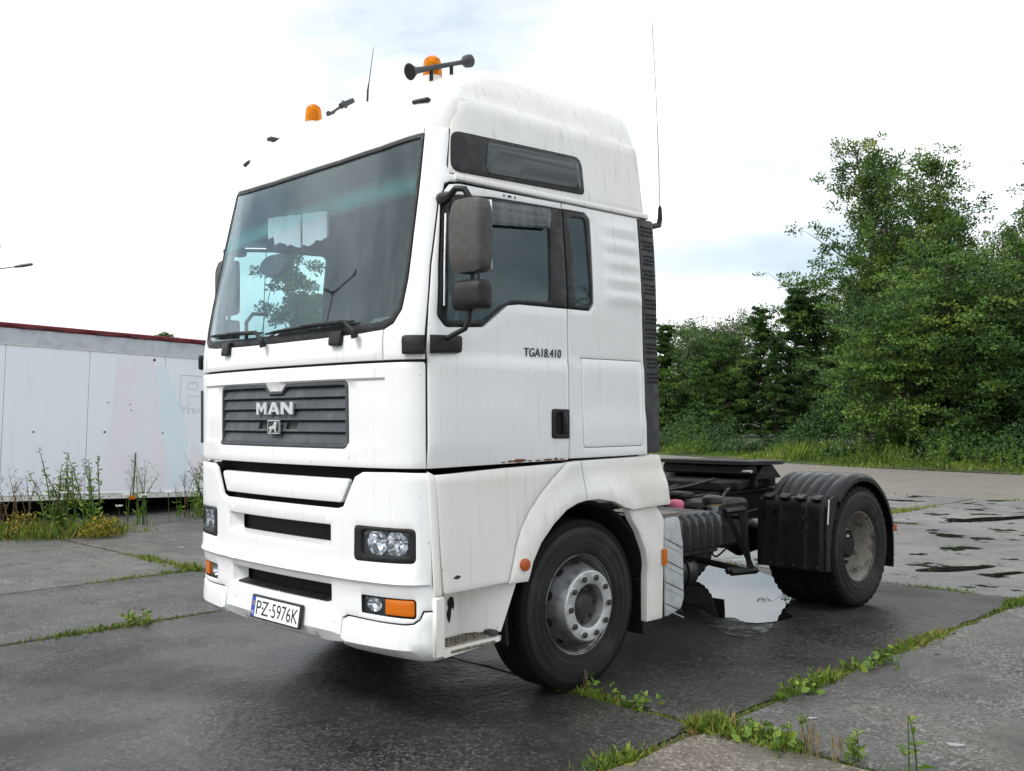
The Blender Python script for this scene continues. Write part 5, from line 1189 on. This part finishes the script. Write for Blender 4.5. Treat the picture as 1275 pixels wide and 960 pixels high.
tree('cone', -34.0, 49.6, 7.8, 1.3, 'small pointed tree showing right behind the cab corner')
tree('pale', -43.3, 72.0, 11.0, 0.2, 'pale grey-green willow rising behind the low hedge')
tree('pale', -46.1, 72.0, 10.6, 2.4, 'second pale willow further left behind the low hedge')
tree('bushB', -36.4, 49.9, 7.1, 3.1, 'green bushy tree hidden behind the cab')
tree('bushA', -39.1, 49.6, 6.7, 1.9, 'dark bushy tree hidden behind the cab')
tree('bushB', -4.7, 32.3, 6.5, 1.2, 'bushy green tree just outside the right edge')
tree('bushA', -3.7, 33.3, 6.5, 2.2, 'dark bushy tree beyond the right edge')
tree('tallA', -3.7, 37.6, 10.6, 3.0, 'tall alder beyond the right edge')
tree('bushB', -2.7, 34.4, 6.2, 0.8, 'green bushy tree beyond the right edge beside a dark one')
for i, (k_, x, y, h) in enumerate((('tallB', 17.5, 21.5, 8.5), ('bushA', 20.5, 23.0, 6.5), ('tallA', 22.5, 27, 9.5), ('bushB', 14.5, 25.0, 6.2))): tree(k_, x, y, h, i*2.2, ('tall alder seen only as a reflection in the narrow side window', 'dark bushy tree right of the yard seen only as a reflection', 'far tall alder right of the yard seen only as a reflection', 'green bushy tree right of the yard seen only as a reflection')[i])
tree('bushB', -52.0, 56.5, 7.8, .9, 'green bushy tree further left behind the cab'); tree('bushA', -57.0, 54.0, 7.2, 2.6, 'dark bushy tree further left behind the cab'); tree('bushB', -62.5, 51.5, 7.4, 4.0, 'green bushy tree at the hidden end of the hedge'); tree('cone', -50.0, 60.0, 9.0, 5.0, 'pointed tree hidden behind the cab')
tree('sparse', -20.6, 13.3, 6.9, .5, 'young open tree seen through the cab windows'); tree('sparse', -23.7, 15.9, 6.0, 2.5, 'smaller young tree at the right of the cab window')
tree('sparse', -38.6, 17.8, 5.75, 1.0, 'round treetop showing above the red trailer roof')

# verge grass and tall weeds along the yard
rg = np.random.default_rng(77)
def along(path, n, w0, w1):
    P = np.array(path, float); sl = np.linalg.norm(np.diff(P, axis=0), axis=1); cum = np.r_[0, np.cumsum(sl)]; s_ = rg.uniform(0, cum[-1], n); i = np.clip(np.searchsorted(cum, s_)-1, 0, len(sl)-1); t = (s_-cum[i])/sl[i]
    d = (P[i+1]-P[i])/sl[i][:, None]; nn = np.c_[-d[:, 1], d[:, 0]]; return P[i]+(P[i+1]-P[i])*t[:, None]+nn*rg.uniform(w0, w1, n)[:, None], s_
def blades(name, xy, z0, h, wd, tone, mat, lean_=.35, parent=None):
    n = len(xy); C = np.c_[xy, np.full(n, z0)]; ax = unit(np.c_[rg.normal(size=(n, 2))*lean_, np.ones(n)]); return leaves(name, C, ax, wd, h, tone, mat, parent, .12, rg)
vp = [q for q in VG if -40 < q[0] < 14]
xy, s_ = along(vp, 30000, -.15, 3.2); hv = (.14+.36*rg.random(len(xy))+.22*(rg.random(len(xy)) < .25))*(.45+.9*np.clip(np.sin(xy[:, 0]*1.3)+np.sin(xy[:, 0]*.53+2), 0, 1.6))
edge = (xy[:, 1]-np.interp(xy[:, 0], [q[0] for q in VG], [q[1] for q in VG])); patch = np.clip(.62+.5*np.sin(xy[:, 0]*.62+1)+.35*np.sin(xy[:, 0]*1.9), .35, 1.2); hv = np.minimum(hv*patch*np.clip(.30+edge*.5, .28, 1.6), .62+.2*rg.random(len(xy)))
tag(blades('verge_grass', xy, -.03, hv, .03+.03*rg.random(len(xy)), np.clip(.30+.24*np.sin(xy[:, 0]*.8)+.16*np.sin(xy[:, 0]*2.9)+rg.normal(size=len(xy))*.2+.4*np.exp(-np.clip(edge, 0, 9)*2.0), 0, 1), M['grass']), kind='stuff')
xu, su = along(vp, 42000, 2.3, 5.2); eg = xu[:, 1]-np.interp(xu[:, 0], [q[0] for q in VG], [q[1] for q in VG]); hu = (.45+.75*np.clip(np.sin(xu[:, 0]*.9+1)+.6*np.sin(xu[:, 0]*2.3), -.4, 1.5))*(.6+.35*np.clip(eg-2.3, 0, 3))
tag(leaves('undergrowth', np.c_[xu, rg.random(len(xu))**.8*np.maximum(.25, hu)], unit(rg.normal(size=(len(xu), 3))+[0, 0, .5]), .07, .11+.05*rg.random(len(xu)), np.clip(.32+.2*np.sin(xu[:, 0]*1.7)+rg.normal(size=len(xu))*.16, 0, 1), M['leaf_dark'], None, .2, rg), kind='stuff')
strip_sheet('verge', [(q[0], q[1]-.05) for q in VG]+[(40, 60), (-60, 60)], .004, M['field'])
def weed(name, x, y, h, nst, mat, seed, style='goldenrod', spread=.18, parent=None):
    r_ = np.random.default_rng(seed); root = empty(name, (x, y, -.02)); st = MB(); Cs = []; As = []; Ls = []; Ts = []
    for i in range(nst):
        b = r_.normal(size=2)*spread*.5; ld = r_.normal(size=2)*.16*h; hh = h*r_.uniform(.55, 1.0); pts = [np.array([b[0]+ld[0]*t*t, b[1]+ld[1]*t*t, hh*t]) for t in np.linspace(0, 1, 6)]
        st.tube([Vector(p) for p in pts], [.006*h+.002]*3+[.004*h+.0015]*2+[.0015], 4, False)
        nl = int((26 if style == 'goldenrod' else 9)*max(.5, h))
        for j in range(nl):
            t = r_.uniform(.12, 1); f = t*5; i0 = min(4, int(f)); p = pts[i0]+(pts[i0+1]-pts[i0])*(f-i0); az = r_.uniform(0, 6.28); el = r_.uniform(.1, .8); Cs.append(p); As.append([math.cos(az)*math.cos(el), math.sin(az)*math.cos(el), math.sin(el)])
            Ls.append(r_.uniform(.06, .13)*(.6+.4*h)*(1.15-.6*t) if style != 'dry' else r_.uniform(.02, .05)); Ts.append(r_.uniform(.2, 1))
        if style in ('dry', 'umbel'):
            for j in range(5):
                az = r_.uniform(0, 6.28); t = r_.uniform(.55, .95); f = t*5; i0 = min(4, int(f)); p = pts[i0]+(pts[i0+1]-pts[i0])*(f-i0); e = p+np.array([math.cos(az)*.09*h, math.sin(az)*.09*h, .14*h]); st.tube([Vector(p), Vector(e)], [.002, .0015], 3, False)
                for q in range(6): Cs.append(e+r_.normal(size=3)*.012); As.append(unit(r_.normal(size=3))); Ls.append(.025); Ts.append(r_.random())
    st.build('stem', M['drystem'] if style == 'dry' else M['weed'], root, 0)
    if Cs: tag(leaves('foliage', np.array(Cs), np.array(As), np.array(Ls)*(.28 if style != 'round' else .6), np.array(Ls), np.array(Ts), mat, root, .2, r_), kind='stuff')
    return root
wl = [(-23.9, 33.0), (-17.7, 28.9), (-17.0, 28.7), (-6.3, 24.9), (-6.15, 25.0), (-9.2, 25.8), (-4.6, 24.9), (-12.2, 26.8), (-7.4, 25.2), (-5.3, 24.8), (-10.6, 26.3), (-4.0, 24.7)]
VL = ['verge weed hidden behind the cab', 'tall pale weed on the verge nearest the cab corner', 'second tall weed on the verge just right of the cab', 'tall bright weed on the verge above the rear mudguard right side', 'tall weed touching the bright one on the verge at right', 'weed on the verge below the tallest alder', 'weed on the verge near the right photo edge', 'weed on the verge below the dark pointed trees', 'short weed on the verge under the mid green bushy tree', 'short weed on the verge right of the tall bright pair', 'weed on the verge left of the tallest alder', 'verge weed cut by the right photo edge']
for i, (x, y) in enumerate(wl): tag(weed('tall_weed', x, y, 1.25 if i in (1, 2, 3, 4) else .9+.25*((i*7) % 3)/2, 9, M['weed'], 100+i, 'goldenrod', .5), VL[i], 'weed', 'tall weeds on the verge')

# ------------------------------------------------------------------ white box trailer
TX = -11.4
trailer = empty('box_trailer', (TX, 2.0, 0)); trailer.rotation_euler = (R(-2.25), 0, 0); tag(trailer, 'long white box body with dark red roof rail and faded lettering standing in weeds', 'trailer')
# local: u along y from -2.6 to 9, z from .377 at the joint near the left edge
k = NT('trailer_skin'); st_ = k.noise(2, 5, (5, 5, .3)); c = k.mix(k.ramp(st_, .5, .8, 0, .25), (.82, .86, .92), (.62, .66, .71)); c = k.mix(k.ramp(k.noise(30, 2), .74, .78, 0, .4), c, (.35, .3, .26)); c = k.mix(k.ramp(k.noise(.7, 4), .5, .75, 0, .5), c, (.82, .78, .82)); k.set('Base Color', c).set('Roughness', .5); M['skin'] = k.m
M['skinband'] = simple('trailer_band', (.52, .56, .60), .5, .1, var=.15, dirt=((.33, .33, .34), .5, 5)); M['redrail'] = simple('dark_red_rail', (.16, .014, .022), .5, var=.3); M['whiterail'] = simple('trailer_rail', (.70, .70, .66), .5, dirt=((.3, .24, .16), .5, 6)); M['fadepink'] = simple('faded_pink_film', (.82, .79, .835), .55, var=.04, dirt=((.80, .83, .88), .9, 2)); M['fadeblue'] = simple('faded_blue_film', (.74, .83, .90), .55, var=.04); M['fadeletter'] = simple('ghost_letters', (.55, .58, .63), .55)
Y0, Y1, Z0 = -2.6, 8.6, .377
MB().box((-2.45, Y0, Z0+.10), (-.03, Y1, Z0+2.72), .02).build('body', M['skin'], trailer)
for i, (a, b) in enumerate(((Y0, -.02), (-.015, 1.29), (1.295, 2.60), (2.605, 3.92), (3.925, 5.23), (5.235, 6.9), (6.905, Y1))): MB().box((-.032, a+.002, Z0+.10), (-.004, b-.002, Z0+2.475), .004).build('side_sheet', M['skin'], trailer)
MB().box((-.034, Y0, Z0+2.483), (.0, Y1, Z0+2.73), .006).build('upper_band', M['skinband'], trailer)
MB().box((-.03, Y0, Z0+2.462), (.012, Y1, Z0+2.482), .004).build('band_moulding', M['whiterail'], trailer)
rr = MB(); V = []; n = 120
for i in range(n+1):
    y = Y0+(Y1-Y0)*i/n; d = .045*abs(math.sin(y*math.pi/.62))**.7-.012; V += [(-.10, y, Z0+2.815), (.035, y, Z0+2.812), (.045, y, Z0+2.80), (.04, y, Z0+2.748-d+.028), (-.02, y, Z0+2.725)]
rr.add(V, [(i*5+q, i*5+(q+1) % 5, i*5+5+(q+1) % 5, i*5+5+q) for i in range(n) for q in range(5)]+[(0, 1, 2, 3, 4), tuple(range(n*5, n*5+5))]).build('roof_rail', M['redrail'], trailer, 25)
y = Y0+.3
while y < Y1: MB().box((.036, y-.03, Z0+2.735), (.050, y+.03, Z0+2.765), .004).build('rail_clip', M['plateblack'], trailer); y += .62
br = MB().box((-.05, Y0, Z0), (.010, Y1, Z0+.10), .008).build('bottom_rail', M['whiterail'], trailer); MB().box((-.03, Y0, Z0+.088), (.020, Y1, Z0+.10), .003).build('rail_lip', M['whiterail'], br)
mb = MB(); y = Y0+.1
while y < Y1: mb.tube([(.009, y, Z0+.045), (.018, y, Z0+.045)], .010, 6); y += .21
tag(mb.build('rail_rivets', M['nut'], br, 0), kind='stuff')
fT = lambda u, v, d=0: Vector((-.004+d, u, v))
MB().prism([(1.75, Z0+2.42), (2.35, Z0+2.40), (2.95, Z0+1.35), (2.62, Z0+.15), (1.62, Z0+.15)], fT, .0015, .0005).build('faded_film', M['fadepink'], trailer, 0)
MB().prism([(2.44, Z0+2.3), (2.62, Z0+2.3), (3.05, Z0+1.3), (3.10, Z0+.2), (2.78, Z0+.2), (2.55, Z0+1.2)], fT, .0015, .002).build('faded_film', M['fadeblue'], trailer, 0)
MB().prism([(3.15, Z0+1.0), (3.55, Z0+.5), (3.6, Z0+.15), (3.15, Z0+.15)], fT, .0015, .0005).build('faded_film', M['fadepink'], trailer, 0)
for P in ([(2.90, 0), (2.90, .56), (3.30, .56), (3.38, .48), (3.38, .28), (3.30, .20), (3.06, .20), (3.06, 0)],):
    pts = [fT(a, Z0+1.60+b, .002) for a, b in P]; MB().tube(pts+[pts[0]], .006, 4).build('ghost_letter', M['fadeletter'], trailer, 0)
pts = [fT(a, Z0+1.60+b, .002) for a, b in ((3.04, .32), (3.04, .44), (3.2, .44), (3.22, .38), (3.2, .32))]; MB().tube(pts+[pts[0]], .006, 4).build('ghost_letter', M['fadeletter'], trailer, 0)
lettering('ghost_lettering', 'TERM', .14, lambda u, v, d: fT(3.14+u, Z0+1.52+v, d), M['fadeletter'], trailer, .002, 1.1, 1.15)
for u, v, r_ in ((2.40, 2.39, .025), (.45, 1.10, .016), (1.585, 1.12, .018), (2.60, 1.12, .016), (1.62, 1.62, .012), (2.0, 1.6, .012), (2.02, 1.50, .012)):
    o = MB().prism(disc(u, Z0+v, r_, None, 9, 1.0), fT, .004, .001).build('dent_hole', M['nut'], trailer, 0)
MB().box((.008, 2.03, Z0-.02), (.035, 2.15, Z0+.045), .008).build('side_marker', M['amber'], trailer)
MB().tube([(.03, 2.10, Z0+.06), (.035, 2.11, Z0+.4), (.03, 2.12, Z0+.78)], .011, 6).build('bent_rod', M['nut'], trailer)
MB().tube([(.03, 4.02, Z0+.02), (.035, 4.02, Z0+.35), (.03, 4.06, Z0+.60), (.02, 4.14, Z0+.70)], .009, 6).build('bent_rod', M['nut'], trailer)
for y in (-1.5, 1.0, 3.6, 6.4): MB().box((-2.3, y-.15, -.3), (-.35, y+.15, Z0-.002), .02).build('support_beam', M['black'], trailer)
MB().box((-2.3, Y0, -.35), (-1.9, Y1, Z0-.003), .02).build('chassis_beam', M['black'], trailer)

# weeds at the trailer foot and in the joints
wd = [(-9.9, 1.55, .95, 8, 'dry'), (-9.75, 1.85, 1.0, 7, 'dry'), (-9.55, 2.15, 1.4, 8, 'goldenrod'), (-9.35, 2.4, 1.3, 6, 'goldenrod'), (-9.15, 2.62, 1.5, 5, 'goldenrod'), (-10.15, 1.25, .85, 9, 'dry'), (-9.6, 2.3, .9, 8, 'dry'), (-9.95, 3.55, 1.05, 7, 'umbel'), (-10.2, 4.55, .7, 4, 'goldenrod'), (-10.15, 4.95, 1.35, 7, 'goldenrod'), (-10.3, 5.2, 1.0, 8, 'dry'), (-10.3, 4.7, .9, 5, 'dry'), (-10.05, 5.15, .6, 10, 'goldenrod')]
WL = ['dry brown weed left of the tall green stalks by the trailer', 'dry brown weed close to the first green stalk by the trailer', 'bushy green weed among the tall stalks by the trailer', 'green feathery weed in the middle of the tall stalks', 'tallest green weed leaning right in front of the box trailer', 'dry weed at the left photo edge in front of the trailer', 'thin dry weed behind the green stalks by the trailer', 'thin branched weed with seed heads at the trailer bottom rail', 'small green weed below the bent rod near the truck corner', 'tall dark green weed touching the left edge of the truck', 'dry weed half hidden by the left edge of the truck', 'thin dry weed left of the dark green one by the truck', 'low green weed at the foot of the one touching the truck']
for i, (x, y, h, n, s_) in enumerate(wd): tag(weed('trailer_weed', x, y, h, n, M['drystem'] if s_ == 'dry' else M['weed'], 300+i, s_, .3), WL[i], 'weed', {'dry': 'dry weeds by the trailer', 'goldenrod': 'green weeds by the trailer', 'umbel': None}[s_])
for i, (x, y, z) in enumerate(((-9.75, 3.30, .50), (-9.70, 3.55, .48), (-9.7, 3.95, .50), (-9.3, 2.2, .62), (-9.78, 3.2, .33))):
    r_ = np.random.default_rng(i); root = empty('white_flower', (x, y, 0)); MB().tube([(.05, 0, -.02), (.02, 0, z*.5), (0, 0, z)], .004, 4).build('stem', M['weed'], root)
    mb = MB()
    for q in range(14):
        a = q*2.4; p = Vector((.055*math.sqrt(q/14)*math.cos(a), .055*math.sqrt(q/14)*math.sin(a), z+.01*math.cos(q))); mb.add([p+Vector((.016*math.cos(t*1.047), .016*math.sin(t*1.047), .004*(t % 2))) for t in range(6)], [(0, 1, 2, 3, 4, 5)])
    mb.build('flower_head', M['petal'], root, 0); tag(root, ('left white flower of the pair below the trailer rail', 'middle white flower below the trailer rail', 'white flower right of the orange trailer lamp stalk', 'white flower head among the tall weeds', 'lowest small white flower below the trailer rail')[i], 'flower', 'white flowers by the trailer')
xy = np.c_[rg.uniform(-10.6, -8.95, 2700), np.zeros(2700)]; xy[:, 1] = 1.0+ (xy[:, 0]+10.6)*.95+rg.normal(size=2700)*.36
tag(blades('weed_clump', xy, -.02, .08+.26*rg.random(len(xy))**1.5, .012+.018*rg.random(len(xy)), np.clip(rg.random(len(xy)), 0, 1), M['grass'], .55), kind='stuff')
def bush_leaves(name, cx, cy, r0, hz, n, mat, label=None):
    off = unit(rg.normal(size=(n, 3)))*(rg.random(n)**.5)[:, None]*np.array([r0, r0*1.3, hz]); off[:, 2] = np.abs(off[:, 2]); C = off+np.array([cx, cy, .01]); return leaves(name, C, unit(rg.normal(size=(n, 3))+[0, 0, .8]), .025, .05, rg.random(n), mat, None, .2, rg)
tag(bush_leaves('yellow_weed', -8.75, 2.55, .26, .30, 750, M['yellowflower']), kind='stuff'); tag(bush_leaves('yellow_weed', -9.55, 1.75, .26, .36, 420, M['yellowflower']), kind='stuff')
tag(bush_leaves('low_weed', -10.2, 4.95, .30, .42, 900, M['weed']), kind='stuff')
def joint(path, n, gaps, w_=.05, h0=.02, h1=.07, seed=0, broad=.25):
    floor_ = .30 if n < 0 else .12; n = abs(n)
    P, s_ = along(path, n, -w_, w_); keep = rg.random(n) < np.clip(.20+.55*np.sin(s_*gaps+seed)+.55*np.sin(s_*gaps*2.7+seed*2)+.4*np.sin(s_*gaps*6.1), floor_, .9); P, s_ = P[keep], s_[keep]; m_ = len(P); tall = np.clip(.5+.6*np.sin(s_*gaps+seed)+.4*rg.random(m_), .25, 1.3)
    br = rg.random(m_) < broad; C = np.c_[P, np.full(m_, -.035)]; ax = unit(np.c_[rg.normal(size=(m_, 2))*np.where(br, .9, .45)[:, None], np.ones(m_)]); L_ = (h0+(h1-h0)*rg.random(m_)**2.0)*tall*.72+.026; W_ = np.where(br, L_*.30, .005+.003*rg.random(m_)); tn = np.clip(.40+.2*np.sin(s_*gaps*.7+seed)+rg.normal(size=m_)*.24+(rg.random(m_) < .14)*.5, 0, 1)
    return leaves('joint_grass', C, ax, W_, L_, tn, M['grass'], None, .2, rg)
JT = [([(1.0, 1.40), (2.05, 1.39)], -2800, 5, .05, .03, .09, .5), ([(2.05, 1.39), (3.6, 1.385)], -8500, 4, .10, .04, .13, 1.2), ([(2.08, -.5), (2.10, .8), (2.11, 1.39)], -3200, 5, .06, .03, .09, 2.4), ([(2.12, 1.39), (2.12, 3.6)], -6000, 4.2, .055, .03, .10, 2.8), ([(2.12, 3.6), (2.14, 7.5)], -8000, 3, .06, .03, .09, .1),
      ([(-1.5, 6.36), (3.5, 6.36)], 4000, 2.4, .06, .02, .07, 1), ([(-6, 11.4), (4, 11.4)], 5200, 1.9, .09, .03, .14, .4), ([(-2.03, 11.4), (-2.03, 16.34)], 6000, .8, .13, .03, .14, 1.2), ([(-8, 16.36), (5, 16.36)], 5200, 1.6, .09, .02, .12, 2),
      ([(-2.75, -3.2), (-2.75, 1.4)], -7500, 2.1, .06, .02, .08, 0.8), ([(-5.03, -3.5), (-5.03, 2.06)], -8000, 2.4, .06, .02, .08, 1.9), ([(-5.03, 2.06), (-8.8, 2.08)], 6500, 1.1, .09, .03, .13, 1.6), ([(-2.75, 1.4), (-2.75, 6)], 1500, 2, .05, .02, .06, 1)]
for i, (p, n, g_, w_, a, b, sd) in enumerate(JT): tag(joint(p, n, g_, w_, a, b, sd, .35 if i < 5 else .2), kind='stuff')
FW = [(3.17, 1.50, .36, 2, 'goldenrod', 'young feathery weed standing at the lower right on the grey slab', 'weed'), (2.98, 1.45, .17, 4, 'goldenrod', 'low bright green weed beside the young feathery one'), (2.70, 1.40, .24, 1, 'umbel', 'thin branched seedling rising from the leafy joint at lower right'), (2.62, 1.37, .15, 9, 'round', 'dense leafy tuft in the joint at lower right'), (2.42, 1.38, .12, 9, 'round', 'bright leafy tuft right of the joint crossing'), (2.16, 2.25, .15, 8, 'round', 'leafy weed half way along the joint behind the front wheel'), (2.17, 2.42, .20, 3, 'goldenrod', 'upright weed with small leaves on the long joint'), (2.19, 3.35, .14, 10, 'round', 'yellowish leafy tuft further up the long joint'), (2.16, 3.1, .12, 8, 'round', 'green rosette weed in the long joint below the yellowish tuft'), (-2.75, .36, .14, 9, 'round', 'small grass tuft in the joint left of the bumper'), (1.35, 1.42, .13, 6, 'round', 'small leafy weed beside the front tyre'), (1.62, 1.40, .11, 6, 'round', 'small leafy weed between front tyre and joint crossing')]
for i, q in enumerate(FW): tag(weed('joint_weed', q[0], q[1], q[2], q[3], M['weed'], 500+i, q[4], .13 if q[4] == 'round' else .05), q[5], 'weed')
mb = MB(); r_ = random.Random(3)
for x, y, n in ((1.18, 1.43, 5), (2.86, 1.36, 7), (2.72, 1.40, 8), (2.78, 1.36, 6)):
    o = MB()
    for i in range(n):
        a = x+r_.uniform(-.05, .05); b = y+r_.uniform(-.04, .04); h = r_.uniform(.08, .15); o.tube([(a, b, -.02), (a+r_.uniform(-.01, .01), b, h*.55), (a+r_.uniform(-.015, .015), b, h*.56), (a+r_.uniform(-.015, .015), b, h)], [.0018, .0018, .0048, .003], 5, False)
    tag(o.build('plantain_stalks', M['drystalk'], None, 0), kind='stuff')

# ------------------------------------------------------------------ street lamps
M['lampmetal'] = simple('lamp_metal', (.10, .10, .105), .5, .5)
def lamp(x, y, h, arms, label, sc=.5):
    root = empty('street_lamp', (x, y, 0)); tag(root, label, 'street lamp'); MB().tube([(0, 0, -.1), (0, 0, h*.5), (0, 0, h)], [.09, .075, .055], 10).build('pole', M['lampmetal'], root)
    for dx, dy, dz, z0 in arms:
        a = MB().tube([(0, 0, z0), (dx*.5, dy*.5, z0+dz*.55), (dx, dy, z0+dz)], [.045*sc, .036*sc, .028*sc], 8).build('arm', M['lampmetal'], root); v = Vector((dx, dy, dz)).normalized(); p = Vector((dx, dy, z0+dz)); MB().tube([p-v*.05, p, p+v*.2, p+v*.42, p+v*.46], [.03*sc, .06*sc, .09*sc, .07*sc, .024*sc], 10).build('lamp_head', M['lampmetal'], a)
lamp(-22.2, 4.55, 5.30, [(.90, .87, .17, 5.32), (.36, .34, .34, 5.42)], 'street lamp reaching into the left edge above the trailer')
lamp(-18.4, -14.1, 10.9, [(1.6, -1.05, .85, 10.8), (-.75, .5, .05, 10.8)], 'twin-armed street lamp behind the camera mirrored in the windscreen', 1.25)
def _fix():
    import bmesh
    for me in bpy.data.meshes: me.validate()
_fix()
